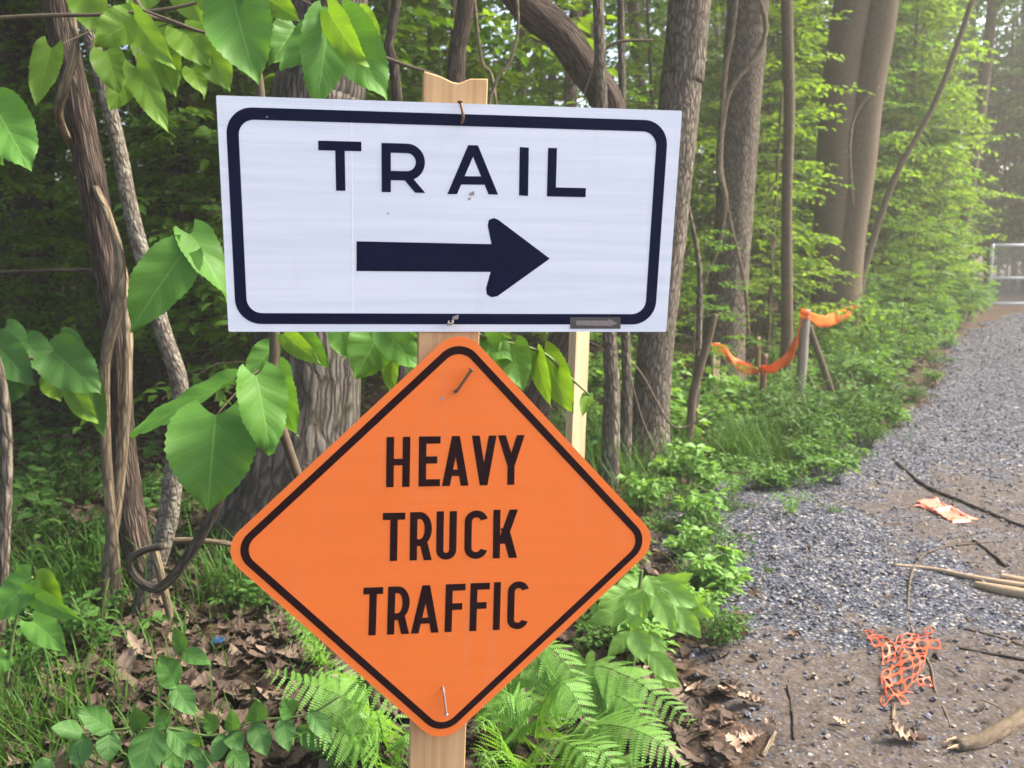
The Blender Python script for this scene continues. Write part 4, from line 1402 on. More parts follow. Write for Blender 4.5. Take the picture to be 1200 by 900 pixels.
fern('thin small fern in the shade left of the litter', (98, 800, 3.1),
     [([(100, 770, 3.1), (112, 750, 3.1), (126, 742, 3.05)], .05), ([(96, 775, 3.1), (80, 768, 3.1), (60, 772, 3.05)], .05), ([(98, 780, 3.1), (115, 775, 3.05), (128, 785, 3.0)], .045)], 4)
for k, (px, py, s_) in enumerate([(858, 585, 1.0), (925, 608, .8), (738, 640, .8)]):
    b = G(px, py)
    lb = ['little fern at the gravel edge below the ribbon stake', 'tiny fern sprouting alone in the gravel', 'small fern beside the right corner of the orange sign'][k]
    root = empty('fern', b, lb, 'fern', 'ferns around the signs')
    for q in range(6):
        az = q * 1.05 + .3; r = .17 * s_
        frond(root, [b, b + np.array([math.cos(az) * r * .5, math.sin(az) * r * .5, r * 1.0]), b + np.array([math.cos(az) * r * 1.5, math.sin(az) * r * 1.5, r * .75])], .05 * s_, 11, 90 + k * 7 + q)

# ------------------------------------------------------------------ shrubs and small plants along the path edge
def shrub_mesh(seed, n, R, H, L, nst=10):
    rs = np.random.default_rng(seed)
    mb = MB(); tw = MB(); Ps, Ds, Ns = [], [], []
    for s in range(nst):
        az = rs.uniform(0, 6.28); r = R * math.sqrt(rs.uniform(.05, 1)); h = H * rs.uniform(.55, 1.05) * (1 - .35 * (r / R) ** 2)
        b = np.array([math.cos(az) * r * .25, math.sin(az) * r * .25, 0]); e = np.array([math.cos(az) * r, math.sin(az) * r, h])
        m_ = (b + e) / 2 + np.array([0, 0, h * .2])
        tube(tw, [b, m_, e], [.005, .004, .0015], 8, 4, cap=False)
        c = catmull([b, m_, e], 12)
        k = n // nst
        f = rs.uniform(.25, 1, k) ** .7
        idx = (f * 11).astype(int)
        pp = c[idx]; a2 = rs.uniform(0, 6.28, k); out = rs.uniform(.02, .16, k) * R * 1.2
        d = np.stack([np.cos(a2), np.sin(a2), rs.normal(-.15, .25, k)], 1)
        Ps.append(pp + d * out[:, None]); Ds.append(d); Ns.append(np.stack([rs.normal(0, .4, k), rs.normal(-.15, .4, k), np.ones(k)], 1))
    Ps, Ds, Ns = map(np.concatenate, (Ps, Ds, Ns))
    Ps[:, 2] = np.abs(Ps[:, 2]) + .01
    leaves(mb, Ps, Ds, Ns, L * rs.uniform(.6, 1.3, len(Ps)), rs.uniform(.45, .7, len(Ps)))
    return mb, tw


SHR = []
for k, (n, R, H, L, mt) in enumerate([(700, .55, .75, .085, 'shrub'), (900, .6, .65, .06, 'shrub'), (420, .32, .42, .055, 'shrub'), (500, .28, .30, .035, 'grass'), (520, .5, .9, .11, 'shrub'), (260, .22, .38, .075, 'herb'), (300, .32, .36, .055, 'under'), (240, .28, .28, .05, 'under')]):
    a_, b_ = shrub_mesh(400 + k, n, R, H, L, 14 if k != 5 else 9)
    SHR.append((a_.mesh('leaves', M[mt]), b_.mesh('stems', M['greenstem'])))


def put_shrub(px, py, k, s, label, group, rz=None, name='shrub', cat='shrub', dx=0):
    b = G(px, py)
    root = empty(name, b - np.array([0, 0, .01]), label, cat, group)
    for me, nm in ((SHR[k][0], 'foliage'), (SHR[k][1], 'stems')):
        o = bpy.data.objects.new(nm, me); COL.objects.link(o); o.parent = root
    root.scale = (s, s, s); root.rotation_euler = (0, 0, RNG.uniform(0, 6.28) if rz is None else rz)
    return root


bank = [(1000, 445, 0, 1.0), (1030, 428, 1, 1.1), (965, 460, 1, .9), (1060, 415, 0, 1.1), (1085, 404, 4, 1.1), (1045, 440, 2, 1.3), (1010, 462, 2, 1.3), (940, 480, 2, 1.1), (990, 415, 0, 1.3), (1040, 398, 4, 1.5), (1075, 388, 4, 1.6), (1100, 384, 0, 1.6), (1020, 402, 4, 1.3),
        (960, 430, 0, 1.1), (930, 450, 1, .8), (1100, 378, 4, 1.5), (1118, 378, 0, 1.2), (905, 470, 1, .7), (1060, 380, 4, 2.0), (1130, 374, 1, 1.1)]
for k, (x, y, q, s) in enumerate(bank):
    put_shrub(x, y, q, s, 'bright green bush in the bank of shrubs along the gravel edge', 'shrubs along the gravel edge')
small = [(880, 500, 3, 1.3), (910, 510, 3, 1.4), (935, 520, 3, 1.4), (960, 528, 3, 1.3), (985, 515, 3, 1.4), (1010, 500, 3, 1.5), (1030, 490, 3, 1.3), (965, 500, 3, 1.5), (895, 530, 3, 1.1), (950, 545, 3, .9), (855, 520, 2, .8), (870, 490, 2, .9), (850, 480, 5, 1.2), (985, 545, 3, .8), (925, 495, 2, .9), (1000, 485, 2, 1.0), (845, 510, 5, 1.0), (900, 485, 2, 1.0)]
for k, (x, y, q, s) in enumerate(small):
    put_shrub(x, y, q, s, 'small leafy weed in the green fringe between the stakes and the gravel', 'weeds fringing the gravel', name='weed', cat='weed')
for x, y, q, s, lb in [(838, 668, 3, .62, 'feathery light green weed at the gravel edge right of the orange sign'), (812, 690, 3, .5, 'low feathery weed leaning over the bare dirt by the leafy bush'), (752, 600, 5, .75, 'pale leafy weed touching the right edge of the orange sign'), (765, 585, 3, .6, 'bright weed at the foot of the straight grey tree'), (800, 570, 5, .9, 'broad leaved weed under the crooked pale sapling stem'),
                       (705, 510, 5, .9, 'dark leafy weed right of the square stake'), (790, 520, 5, 1.3, 'clump of broad leaves in front of the straight grey tree'), (770, 480, 5, 1.5, 'tall leafy weed between the grey tree and the orange ribbon'), (820, 500, 5, 1.4, 'tall leafy weed beside the white ribbon stake'), (898, 672, 3, .18, 'tiny green sprout alone in the gravel'), (975, 605, 3, .28, 'small flat sprout in the gravel'), (700, 470, 5, 1.6, 'leafy shoots around the slanted grey stem'), (722, 450, 4, .7, 'leafy sapling sprigs behind the square stake')]:
    put_shrub(x, y, q, s, lb, 'weeds by the sign', name='weed', cat='weed')

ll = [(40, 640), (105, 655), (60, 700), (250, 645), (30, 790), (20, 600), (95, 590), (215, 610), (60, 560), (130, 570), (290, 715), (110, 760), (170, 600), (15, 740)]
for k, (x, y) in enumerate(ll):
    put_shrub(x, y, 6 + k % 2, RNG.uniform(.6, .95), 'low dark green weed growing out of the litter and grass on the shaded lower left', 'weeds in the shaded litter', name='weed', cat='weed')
for x, y, q_ in [(722, 742, 5), (748, 775, 5), (700, 765, 3), (775, 745, 5), (722, 690, 5)]:
    put_shrub(x, y, q_, .62, 'bright leafy weed filling the ground between the fern and the leafy bush', 'weeds between fern and bush', name='weed', cat='weed')
rl = [(835, 640), (818, 622), (795, 600), (775, 572), (745, 565), (846, 700), (705, 700), (725, 655), (780, 625), (808, 655), (855, 600), (885, 575), (905, 560), (830, 575), (790, 545), (845, 560), (690, 640), (815, 730), (835, 755), (975, 560), (1010, 525), (1045, 500), (1060, 470), (1085, 450), (1095, 430), (1110, 408), (1075, 470), (930, 575)]
for k, (x, y) in enumerate(rl):
    put_shrub(x, y, (3, 5, 3, 2)[k % 4], RNG.uniform(.45, .75) if x < 930 else RNG.uniform(.6, 1.0), 'light green weed straggling over the edge where the dirt meets the gravel', 'weeds spilling over the gravel edge', name='weed', cat='weed')
# near sapling sprays in front of the trunks on the right
for k, (px, Y, q, s, lb) in enumerate([(1062, 11.0, 4, .55, 'young tree with broad leaves leaning over the gravel beside the twin trunks'), (1092, 13.5, 1, .6, 'leafy young tree overhanging the gravel before the gate'),
                                       (912, 10.2, 1, .62, 'bright leafy shoots sprouting along the slim tree by the twin trunks'), (905, 10.8, 3, .9, 'bright sapling between the vine wrapped tree and the slim tree'), (825, 7.6, 4, .5, 'thin leafy sapling between the white sign and the vine wrapped tree'),
                                       (1098, 16.0, 5, .5, 'tall light green sapling spreading before the gate trunk')]):
    x = (px - 600) / F * Y * CP
    put_sapling(x, Y, q, s, k * 1.1, lb, 'leafy young trees by the path')

# undergrowth, grass and litter that nobody could count
mb = MB()
n = 26000
Y = 3.0 + RNG.random(n) ** 1.3 * 15; x = RNG.uniform(-.68, .55, n) * Y
cl = fbm(x * 1.1, Y * 1.1, 61, 3)
t = x - path_left(Y)
ok = (t < -.25) & (cl > .40) & ~((np.abs(x + .85) < .75) & (Y < 4.2)) & (RNG.random(n) < np.clip((Y - 3.0) / 3.5, .12, 1))
x, Y = x[ok], Y[ok]; n = len(x)
h = RNG.random(n) * .42 * np.clip((fbm(x * 1.5, Y * 1.5, 62, 2)) * 2 - .2, .15, 1.3)
az = RNG.uniform(0, 6.28, n)
leaves(mb, np.stack([x, Y, gz(x, Y) + h + .02], 1), np.stack([np.cos(az), np.sin(az), RNG.normal(-.1, .25, n)], 1), np.stack([RNG.normal(0, .35, n), RNG.normal(-.2, .35, n), np.ones(n)], 1), RNG.uniform(.035, .10, n), RNG.uniform(.45, .7, n))
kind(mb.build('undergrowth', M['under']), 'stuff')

mb = MB()


def blades(x, y, hh, seed=0, wd=.0035):
    rs = np.random.default_rng(seed)
    n = len(x); z = gz(x, y)
    az = rs.uniform(0, 6.28, n); lean = rs.uniform(.15, .85, n)
    d = np.stack([np.cos(az), np.sin(az), 0 * az], 1); s = np.stack([-np.sin(az), np.cos(az), 0 * az], 1) * wd
    V = []
    for f, wf in ((0, 1), (.35, .95), (.7, .7), (1, .08)):
        p = np.stack([x, y, z - .01], 1) + d * (hh * lean * f ** 1.8)[:, None]
        p[:, 2] += hh * (f - .28 * lean * f ** 2.2)
        V += [p - s * wf, p + s * wf]
    V = np.stack(V, 1)
    b = np.arange(n)[:, None] * 8
    mb.add(V.reshape(-1, 3), [np.concatenate([b + np.array(t_) for t_ in ((0, 1, 3, 2), (2, 3, 5, 4), (4, 5, 7, 6))])])


def tuft(px, py, r, n, h, seed):
    b = G(px, py); rs = np.random.default_rng(seed)
    blades(b[0] + rs.normal(0, r, n), b[1] + rs.normal(0, r * 1.2, n), h * rs.uniform(.4, 1.1, n), seed)


for k, (px, py, r, n, h) in enumerate([(95, 705, .16, 260, .36), (50, 680, .25, 160, .34), (130, 690, .12, 90, .34), (20, 880, .13, 230, .24), (60, 905, .16, 180, .2), (-10, 850, .16, 260, .24), (110, 940, .2, 120, .2), (275, 700, .1, 110, .3), (258, 690, .08, 80, .3), (690, 560, .25, 420, .42), (710, 530, .3, 420, .4), (872, 545, .12, 320, .36), (885, 530, .14, 260, .34), (830, 690, .05, 60, .2), (938, 548, .09, 150, .2), (985, 505, .2, 260, .22), (420, 680, .3, 300, .25), (820, 535, .2, 200, .3), (250, 865, .08, 40, .16), (190, 770, .2, 80, .2)]):
    tuft(px, py, r, n, h, 500 + k)
kind(mb.build('grass', M['grass']), 'stuff')

mb = MB()
n = 30000
Y = 2.3 + RNG.random(n) ** 1.6 * 14; x = RNG.uniform(-.7, .6, n) * Y
t = x - path_left(Y)
ok = (t < .22) & (RNG.random(n) < np.where(t > -.15, .22, 1))
x, Y = x[ok], Y[ok]; n = len(x)
az = RNG.uniform(0, 6.28, n)
near = Y < 5.2
nr = np.where(near)[0][:5200]
T6 = []
for q in range(8):
    rq = np.random.default_rng(900 + q)
    t_ = np.linspace(0, 1, 11); u_ = np.array([-1, -.45, 0, .45, 1])
    wv = (np.array([.03, .10, .24, .20, .42, .26, .52, .30, .40, .20, .02]) if q % 2 else np.array([.03, .2, .34, .42, .46, .46, .42, .34, .24, .12, .01])) * rq.uniform(.8, 1.2, 11)
    Tq, Uq = np.meshgrid(t_, u_, indexing='ij')
    T6.append(np.stack([Uq * wv[:, None] * .8, Tq - .5, .35 * np.abs(Uq) ** 2 * wv[:, None] * rq.uniform(-.6, 1.6) + .25 * (2 * Tq - 1) ** 2 * rq.uniform(-.6, 1) + rq.normal(0, .02, Tq.shape)], -1).reshape(-1, 3))
T6 = np.array(T6)
m_ = len(nr); tp_ = T6[RNG.integers(0, 8, m_)] * RNG.uniform(.045, .115, m_)[:, None, None]
az = RNG.uniform(0, 6.28, m_); ca, sa = np.cos(az)[:, None], np.sin(az)[:, None]
tx, ty = RNG.normal(0, .28, (2, m_, 1))
vx = tp_[..., 0] * ca - tp_[..., 1] * sa; vy = tp_[..., 0] * sa + tp_[..., 1] * ca
vz = tp_[..., 2] + vx * tx + vy * ty
vz = vz - vz.min(1, keepdims=True) * .8
V = np.stack([vx + x[nr][:, None], vy + Y[nr][:, None], vz + (gz(x[nr], Y[nr]) + .004 + .02 * RNG.random(m_))[:, None]], -1)
ii, jj = np.meshgrid(np.arange(10), np.arange(4), indexing='ij'); a = (ii * 5 + jj).ravel()
qd = np.stack([a, a + 1, a + 6, a + 5], -1)
mb.add(V.reshape(-1, 3), [(np.arange(m_)[:, None, None] * 55 + qd[None]).reshape(-1, 4)])
x, Y = x[~near], Y[~near]; n = len(x); az = RNG.uniform(0, 6.28, n)
leaves(mb, np.stack([x, Y, gz(x, Y) + .012 + .03 * RNG.random(n)], 1), np.stack([np.cos(az), np.sin(az), RNG.normal(0, .3, n)], 1), np.stack([RNG.normal(0, .45, n), RNG.normal(0, .45, n), np.ones(n)], 1), RNG.uniform(.03, .095, n), RNG.uniform(.4, .75, n), .35)
kind(mb.build('leaf_litter', M['dead']), 'stuff')
mb = MB()
n = 2600
Y = 2.3 + RNG.random(n) ** 1.5 * 12; x = path_left(Y) + RNG.random(n) ** 1.3 * 4.5
zz, ins = path_z(x, Y)
az = RNG.uniform(0, 6.28, n)
leaves(mb, np.stack([x, Y, zz + .012], 1), np.stack([np.cos(az), np.sin(az), RNG.normal(0, .25, n)], 1), np.stack([RNG.normal(0, .4, n), RNG.normal(0, .4, n), np.ones(n)], 1), .012 + .035 * RNG.random(n) ** 2.5, RNG.uniform(.2, .7, n), .35)
kind(mb.build('leaf_bits', M['dead']), 'stuff')
# fine twigs in the dirt
mb = MB()
for k in range(420):
    Y = 2.4 + RNG.random() ** 1.4 * 6; x = path_left(Y) + RNG.uniform(-.2, 3.2)
    z, _ = path_z(np.array(x), np.array(Y)); a = RNG.uniform(0, 6.28); l = RNG.uniform(.02, .10)
    e = np.array([math.cos(a) * l, math.sin(a) * l, 0])
    p = np.array([x, Y, float(z) + .004])
    tube(mb, [p, p + e * .5 + np.array([0, 0, .004]), p + e], [.0016, .002, .001], 5, 4)
kind(mb.build('twig_debris', M['twig']), 'stuff')

# ------------------------------------------------------------------ things on the ground
def oak_leaf(px, py, size, rz, seed, label, px2=None):
    rs = np.random.default_rng(seed)
    g = G(px, py)
    t = np.linspace(0, 1, 17)
    wv = np.array([.03, .05, .12, .30, .16, .20, .46, .22, .26, .60, .30, .34, .52, .24, .30, .16, .0]) * rs.uniform(.85, 1.15, 17)
    u = np.array([-1, -.5, 0, .5, 1])
    T, U = np.meshgrid(t, u, indexing='ij')
    X_ = U * wv[:, None] * size * .62; Y_ = (T - .5) * size + np.abs(U) * size * .04
    Zc = .16 * size * np.abs(U) ** 2 * rs.uniform(.4, 1.2) + .12 * size * (2 * T - 1) ** 2 * rs.uniform(-.2, 1.2) + rs.normal(0, .012, T.shape) * size + .04 * size * np.sin(T * 9 + rs.uniform(0, 6)) * U
    mb = MB()
    i, j = np.meshgrid(np.arange(16), np.arange(4), indexing='ij'); a = i * 5 + j
    mb.add(np.stack([X_, Y_, Zc - Zc.min()], -1), [np.stack([a, a + 1, a + 6, a + 5], -1).reshape(-1, 4)])
    o = mb.build('dead_leaf', M['oak'], None, True)
    o.location = (g[0], g[1], float(path_z(np.array(g[0]), np.array(g[1]))[0]) + .012)
    o.rotation_euler = (rs.normal(0, .15), rs.normal(0, .2), rz)
    return tag(o, label, 'dead leaf', 'dry oak leaves on the dirt')


OL = 'dry curled oak leaf lying on the dirt right of the fern'
for k, (px, py, s, rz) in enumerate([(816, 812, .11, .6), (852, 820, .09, 2.2), (880, 833, .09, 1.3), (855, 850, .10, -.9), (884, 868, .10, 1.9), (862, 880, .09, .2), (832, 864, .07, 2.7), (832, 770, .07, 1.0), (905, 855, .05, .4), (770, 790, .09, 1.5), (742, 800, .10, 2.4), (800, 845, .06, .9), (845, 893, .09, 2.9)]):
    oak_leaf(px, py, s, rz, 700 + k, OL)
oak_leaf(1062, 876, .11, 1.35, 730, 'dry oak leaf lying alone below the orange netting')
oak_leaf(988, 856, .06, 1.2, 731, 'small dry leaf between the fern side litter and the netting')
oak_leaf(930, 755, .05, .4, 732, 'small dry leaf in the middle of the bare dirt')
oak_leaf(770, 650, .05, .4, 733, 'brown dry leaf by the right corner of the orange sign')


def stick(label, pl, w_, mat='twig', name='stick', cat='stick', rise=0, k=7, n=40, seed=0, rough=None):
    pts = []; rad = []
    for i_, (x, y) in enumerate(pl):
        g = G(x, y); Yd = g[1]
        ww = w_[i_] if isinstance(w_, (list, tuple)) else w_
        r = ww / F * Yd / 2
        z = float(path_z(np.array(g[0]), np.array(g[1]))[0])
        pts.append(np.array([g[0], g[1], z + r * .7 + rise * i_])); rad.append(r)
    mb = MB(); tube(mb, pts, rad, n, k, rough, seed)
    o = mb.build(name, M[mat], None, True, loc=pts[0])
    return tag(o, label, cat, 'sticks on the path')


lg = empty('broken_branch', G(1118, 880), 'stout grey broken branch at the bottom right corner', 'branch', 'sticks on the path')
pA, pB, pC = G(1121, 884), G(1170, 868), G(1290, 790)
rr_ = .026
mb = MB()
tube(mb, [pA + [0, 0, rr_], pB + [0, 0, rr_ * 1.1], pC + [0, 0, rr_ * 1.2]], [rr_ * .8, rr_, rr_ * 1.15], 50, 20, (.08, 7, 9), 3)
part(mb, 'limb', M['bark_pale'], lg, True)
d = norm(pA - pB); mb = MB()
rs = np.random.default_rng(2)
for q in range(16):
    o_ = rs.normal(0, .010, 3); l = rs.uniform(.008, .035)
    tube(mb, [pA + [0, 0, rr_] + o_ - d * .01, pA + [0, 0, rr_] + o_ * 1.1 + d * l], [.0055, .001], 4, 5)
part(mb, 'splintered_end', M['cutwood'], lg)
stick('long pale peeled stick on the gravel at the right edge', [(1046, 667), (1090, 671), (1140, 683), (1200, 693), (1260, 700)], [4, 5, 7, 9, 9], 'cutwood', seed=1)
stick('thick pale split stick beside the long peeled stick', [(1142, 690), (1170, 698), (1215, 708), (1260, 715)], [8, 13, 14, 12], 'cutwood', seed=2)
stick('short pale stick end at the right edge above the split stick', [(1172, 682), (1205, 688), (1240, 690)], [9, 10, 10], 'cutwood', seed=3)
stick('dark thin stick across the gravel below the orange rag', [(1050, 548), (1085, 575), (1130, 595), (1180, 615), (1230, 632)], 4, 'bark_dark', seed=4)
stick('thin long root winding down past the orange netting', [(1165, 640), (1100, 650), (1072, 668), (1064, 710), (1070, 750), (1090, 790), (1095, 815), (1110, 850), (1116, 876)], [1.5, 2, 2.6, 2.8, 3, 3, 3, 2.6, 2], 'twig', n=70, seed=5)
stick('thin dark twig right of the netting', [(1120, 768), (1160, 776), (1210, 785)], 3.5, 'bark_dark', seed=6)
stick('short dark twig standing along the dirt left of the netting', [(922, 810), (928, 840), (930, 872)], 3.5, 'bark_dark', seed=7)
stick('brown stick at the edge of the big fern', [(795, 850), (815, 876), (845, 905)], 8, 'twig', seed=8)
stick('short pale stick among the dry oak leaves', [(893, 888), (908, 862)], 6, 'bark_tan', seed=9)
stick('small upright stub of stick under the netting', [(1046, 855), (1047, 835)], 5, 'bark_tan', seed=10)
stick('thin dark twig near the right edge between the sticks and rag', [(1140, 640), (1165, 655), (1178, 668)], 4, 'bark_dark', seed=11)
stick('thin twig above the split stick at the right edge', [(1130, 745), (1165, 755), (1215, 772)], 3, 'twig', seed=12)

# orange netting scrap
root_px = [(1012, 750), (1092, 752), (1098, 812), (1030, 850)]
A, B, Cc, Dd = (G(*q) for q in root_px)
rs = np.random.default_rng(5)
mb = MB()
nu, nv = 8, 9


def netp(u, v):
    p = A * (1 - u) * (1 - v) + B * u * (1 - v) + Cc * u * v + Dd * (1 - u) * v
    z = float(path_z(np.array(p[0]), np.array(p[1]))[0])
    return np.array([p[0] + .05 * (float(vn(u * 3.1, v * 3.1, 15)) - .5) + .012 * math.sin(v * 7), p[1] + .09 * (float(vn(u * 2.7, v * 2.7, 16)) - .5), z + .001 + .026 * float(vn(u * 5.2, v * 5.2, 8))])


for iu in range(nu):
    for iv in range(nv):
        e = min(iu, nu - 1 - iu, iv, nv - 1 - iv)
        if rs.random() < (.45 if e == 0 else .24):
            continue
        cu, cv = (iu + .5) / nu, (iv + .5) / nv
        O, I = [], []; hr = rs.uniform(.40, .47)
        for q in range(12):
            a = q / 12 * 2 * PI + PI / 4
            c_, s_ = math.cos(a), math.sin(a); m_ = max(abs(c_), abs(s_))
            O.append(netp(cu + c_ / m_ * .5 / nu, cv + s_ / m_ * .5 / nv)); I.append(netp(cu + c_ * hr / nu, cv + s_ * hr / nv))
        i = np.arange(12); j = (i + 1) % 12
        mb.add(np.array(O + I), [np.stack([i, j, 12 + j, 12 + i], -1)])
for q in range(9):
    p = netp(rs.uniform(0, 1), rs.choice([0.0, 1.0])); a = rs.uniform(0, 6.28); l = rs.uniform(.02, .07)
    tube(mb, [p, p + [math.cos(a) * l * .5, math.sin(a) * l * .5, .006], p + [math.cos(a) * l, math.sin(a) * l, 0]], [.002, .002, .001], 5, 4)
nt_o = mb.build('netting', M['net'])
sd_ = nt_o.modifiers.new('solid', 'SOLIDIFY'); sd_.thickness = .0015
tag(nt_o, 'torn scrap of orange plastic safety netting on the dirt', 'netting')

# orange rag in the gravel
A, B, Cc, Dd = G(1068, 598), G(1092, 588), G(1142, 612), G(1120, 618)
mb = MB()
gu, gv = 36, 14
V = []
for iu in range(gu):
    for iv in range(gv):
        u, v = iu / (gu - 1), iv / (gv - 1)
        p = A * (1 - u) * (1 - v) + B * (1 - u) * v + Cc * u * v + Dd * u * (1 - v)
        z = float(path_z(np.array(p[0]), np.array(p[1]))[0])
        f = abs(float(fbm(u * 7, v * 5, 21, 3)) - .45)
        edge = min(u, v, 1 - u, 1 - v)
        V.append([p[0] + .03 * math.sin(v * 9 + u * 4), p[1] + .03 * math.sin(u * 12), z + .004 + .07 * f * min(1, edge * 7 + .25)])
i, j = np.meshgrid(np.arange(gu - 1), np.arange(gv - 1), indexing='ij'); a = i * gv + j
mb.add(V, [np.stack([a, a + gv, a + gv + 1, a + 1], -1).reshape(-1, 4)])
rg = mb.build('plastic_rag', M['rag'], None, True)
sd_ = rg.modifiers.new('solid', 'SOLIDIFY'); sd_.thickness = .002
tag(rg, 'crumpled orange plastic rag half buried in the gravel', 'rag')
# a scrap of blue in the litter
b = G(257, 762)
mb = MB()
V = []
for iu in range(8):
    for iv in range(6):
        V.append([b[0] + (iu / 7 - .5) * .04, b[1] + (iv / 5 - .5) * .05, b[2] + .03 + .02 * float(vn(iu * .8, iv * .8, 4))])
i, j = np.meshgrid(np.arange(7), np.arange(5), indexing='ij'); a = i * 6 + j
mb.add(V, [np.stack([a, a + 6, a + 7, a + 1], -1).reshape(-1, 4)])
bs = mb.build('plastic_scrap', plain('blue_plastic', (.02, .06, .13), .4, .4, .2, 40), None, True)
sd_ = bs.modifiers.new('solid', 'SOLIDIFY'); sd_.thickness = .002
tag(bs, 'tiny blue plastic scrap in the leaf litter', 'scrap')

# ------------------------------------------------------------------ ribbon and its stakes
def stake(label, x0, y0, x1, y1, wpx, Y, mat, square=True, group='stakes holding the ribbon', name='stake'):
    t_, b_ = P(x0, y0, Y), P(x1, y1, Y)
    d = norm(t_ - b_); g = float(gz(b_[0], b_[1]))
    b_ = b_ - d * ((b_[2] - g + .12) / d[2])
    r = wpx / F * Y / 2
    mb = MB()
    if square:
        x_ = norm(np.array([1, .3, 0])); x_ = norm(x_ - d * x_.dot(d)); y_ = np.cross(d, x_)
        box_verts(mb, (t_ + b_) / 2, x_ * r, y_ * r * .5, (t_ - b_) / 2)
        o = mb.build(name, M[mat], None, False, loc=b_)
        bv = o.modifiers.new('bevel', 'BEVEL'); bv.width = .003
    else:
        tube(mb, [b_, (t_ + b_) / 2 + [.01, 0, 0], t_], [r * 1.05, r, r * .95], 20, 12, (.08, 5, 4), 4)
        o = mb.build(name, M[mat], None, True, loc=b_)
    return tag(o, label, 'stake', group)


YR = 8.0
stake('grey weathered post where the two orange ribbons meet', 944, 363, 934, 486, 12, YR, 'grey_wood', False)
stake('pale stake at the left end of the orange ribbon', 839, 402, 838, 495, 9, YR, 'stake_wood')
stake('thin pale prop leaning against the grey ribbon post', 947, 380, 967, 440, 8, YR + .25, 'bark_pale', False)
stake('reddish splintered stub holding up the sagging ribbon', 896, 415, 892, 460, 8, YR + .05, 'rust', False)
stake('short reddish stub behind the sagging ribbon', 888, 395, 886, 440, 7, YR + .5, 'rust', False)


def ribbon(label, pl, wpx, mat='tape'):
    c = catmull([P(x, y, Y) for x, y, Y in pl], 60)
    mb = MB(); V = []
    for q, p in enumerate(c):
        f = q / 59
        tw_ = .5 * math.sin(f * 9) + .25 * math.sin(f * 23)
        hw = wpx / F * p[1] / 2 * (.75 + .35 * math.sin(f * PI))
        dn = np.array([.05 * math.sin(f * 17), math.sin(tw_), -math.cos(tw_)])
        for s_ in (-1, -.33, .33, 1):
            V.append(p + dn * hw * s_ + np.array([0, .012 * math.sin(s_ * 3 + f * 11), 0]))
    i, j = np.meshgrid(np.arange(59), np.arange(3), indexing='ij'); a = i * 4 + j
    mb.add(V, [np.stack([a, a + 1, a + 5, a + 4], -1).reshape(-1, 4)])
    o = mb.build('ribbon', M[mat], None, True)
    sd_ = o.modifiers.new('solid', 'SOLIDIFY'); sd_.thickness = .002
    return tag(o, label, 'ribbon', 'orange ribbons')


ribbon('orange marking ribbon sagging from the pale stake to the splintered stub', [(826, 406, YR - .03), (838, 407, YR - .04), (850, 413, YR - .02), (866, 428, YR), (884, 434, YR + .03), (897, 431, YR + .02)], 13)
ribbon('orange ribbon rising from the splintered stub to the grey post', [(893, 434, YR + .01), (908, 430, YR), (925, 417, YR - .02), (933, 400, YR - .06), (940, 372, YR - .07)], 16)
ribbon('orange ribbon strung from the grey post to the twin trunked tree', [(938, 366, YR - .07), (948, 370, YR - .05), (965, 377, YR + 1.2), (985, 370, YR + 2.8), (1002, 362, YR + 3.9), (1013, 352, YR + 4.4)], 15)
# orange wisp at foot of tree
stick('frayed orange root or cord at the foot of the crooked pale sapling', [(798, 545), (806, 535), (803, 522), (809, 515)], 3, 'tape', 'cord', 'cord', .03, 5, 20)

# ------------------------------------------------------------------ gate, small sign, board
YG = 20.0
gt = empty('chain_link_gate', P(1158, 357, YG), 'chain link gate with grey pipe frame at the far end of the path', 'gate')
r_ = .034


def pipe(pl, name='rail', r=r_):
    mb = MB(); tube(mb, pl, [r] * len(pl), 6, 10); return part(mb, name, M['galv'], gt, True)


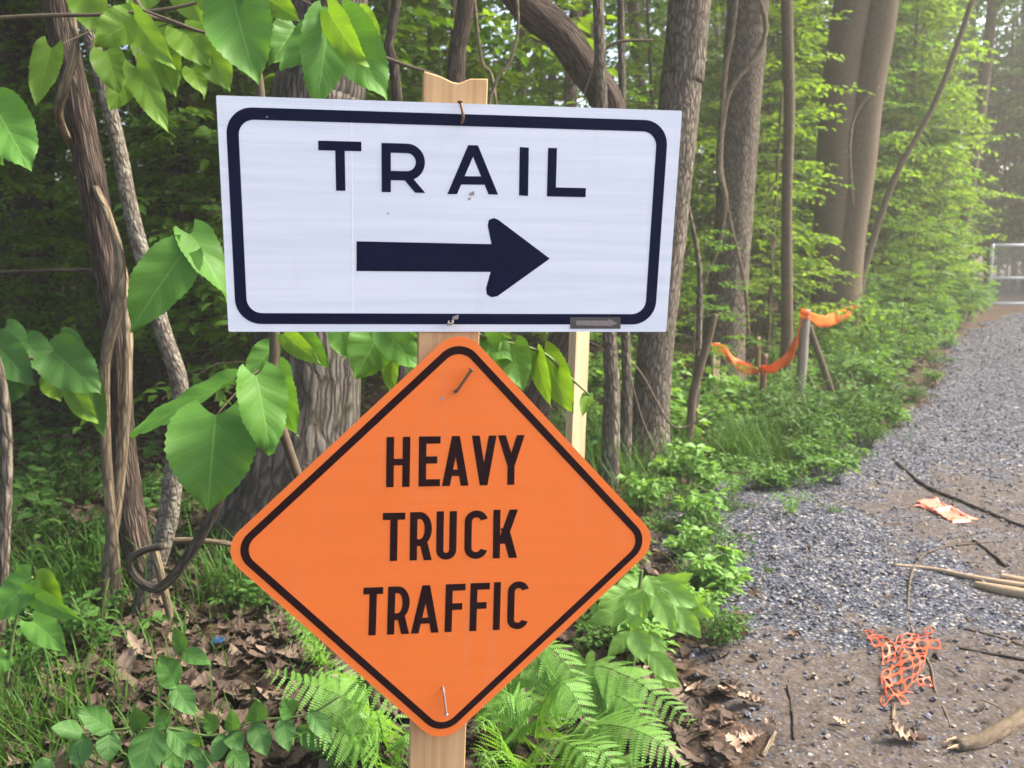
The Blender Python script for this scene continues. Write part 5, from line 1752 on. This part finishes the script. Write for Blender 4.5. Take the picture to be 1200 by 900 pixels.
x0 = P(1158, 357, YG)
zt, zm, zb = P(1158, 287.5, YG)[2], P(1158, 326, YG)[2], P(1158, 356, YG)[2]
gw = 3.2
dirg = norm(np.array([1, .05, 0]))
pipe([x0 + [0, 0, -.12 + 0], np.array([x0[0], x0[1], zt + .03])], 'gate_post', .036)
for z in (zt, zm, zb):
    pipe([np.array([x0[0], x0[1], z]), np.array([x0[0], x0[1], z]) + dirg * gw], 'rail')
pipe([np.array([x0[0], x0[1], zb]) + dirg * gw, np.array([x0[0], x0[1], zt]) + dirg * gw], 'gate_post', .036)
mb = MB()
st_ = .085
hgt = zt - zb
for k in range(-int(hgt / st_) - 1, int(gw / st_) + 1):
    for sg in (0, 1):
        a0, a1 = k * st_, k * st_ + hgt
        u0, u1 = max(0, a0), min(gw, a1)
        if u1 - u0 < .02:
            continue
        z0_, z1_ = (u0 - a0), (u1 - a0)
        if sg:
            z0_, z1_ = hgt - z0_, hgt - z1_
        q = np.array([x0[0], x0[1] - .02 + sg * .006, zb])
        tube(mb, [q + dirg * u0 + [0, 0, z0_], q + dirg * u1 + [0, 0, z1_]], [.0028] * 2, 2, 4, cap=False)
part(mb, 'chain_link_mesh', M['galv'], gt)


def board(name, label, px0, py0, px1, py1, Y, mat, cat, th=.02):
    a, b = P(px0, py1, Y), P(px1, py0, Y)
    c = (a + b) / 2
    mb = MB(); box_verts(mb, c, ((b[0] - a[0]) / 2, 0, 0), (0, th / 2, 0), (0, 0, (b[2] - a[2]) / 2))
    o = mb.build(name, M[mat], None, False, loc=c)
    bv = o.modifiers.new('bevel', 'BEVEL'); bv.width = .004
    return tag(o, label, cat)


board('white_board', 'small white notice board fixed to the pale slim trunk near the gate', 1116, 286.5, 1133, 297, 19.2, 'white_paint', 'board')
bd = stake('pale yellow board on a short stake in the shrubs before the gate', 1106, 318, 1105, 380, 11, 15.5, 'yellow_board')

# ------------------------------------------------------------------ thin haze added to stand in for veiling glare
hz = MB()
box_verts(hz, (0, 20, 8.5), (60, 0, 0), (0, 34, 0), (0, 0, 10.5))
hm = bpy.data.materials.new('glare_haze_air'); hm.use_nodes = True
hn = hm.node_tree.nodes; hn.remove(hn['Principled BSDF'])
pv = hn.new('ShaderNodeVolumePrincipled'); pv.inputs['Color'].default_value = (1.0, .97, .88, 1); pv.inputs['Density'].default_value = .0038
pv.inputs['Anisotropy'].default_value = .3
hm.node_tree.links.new(pv.outputs[0], hn['Material Output'].inputs['Volume'])
kind(hz.build('glare_haze', hm), 'stuff')
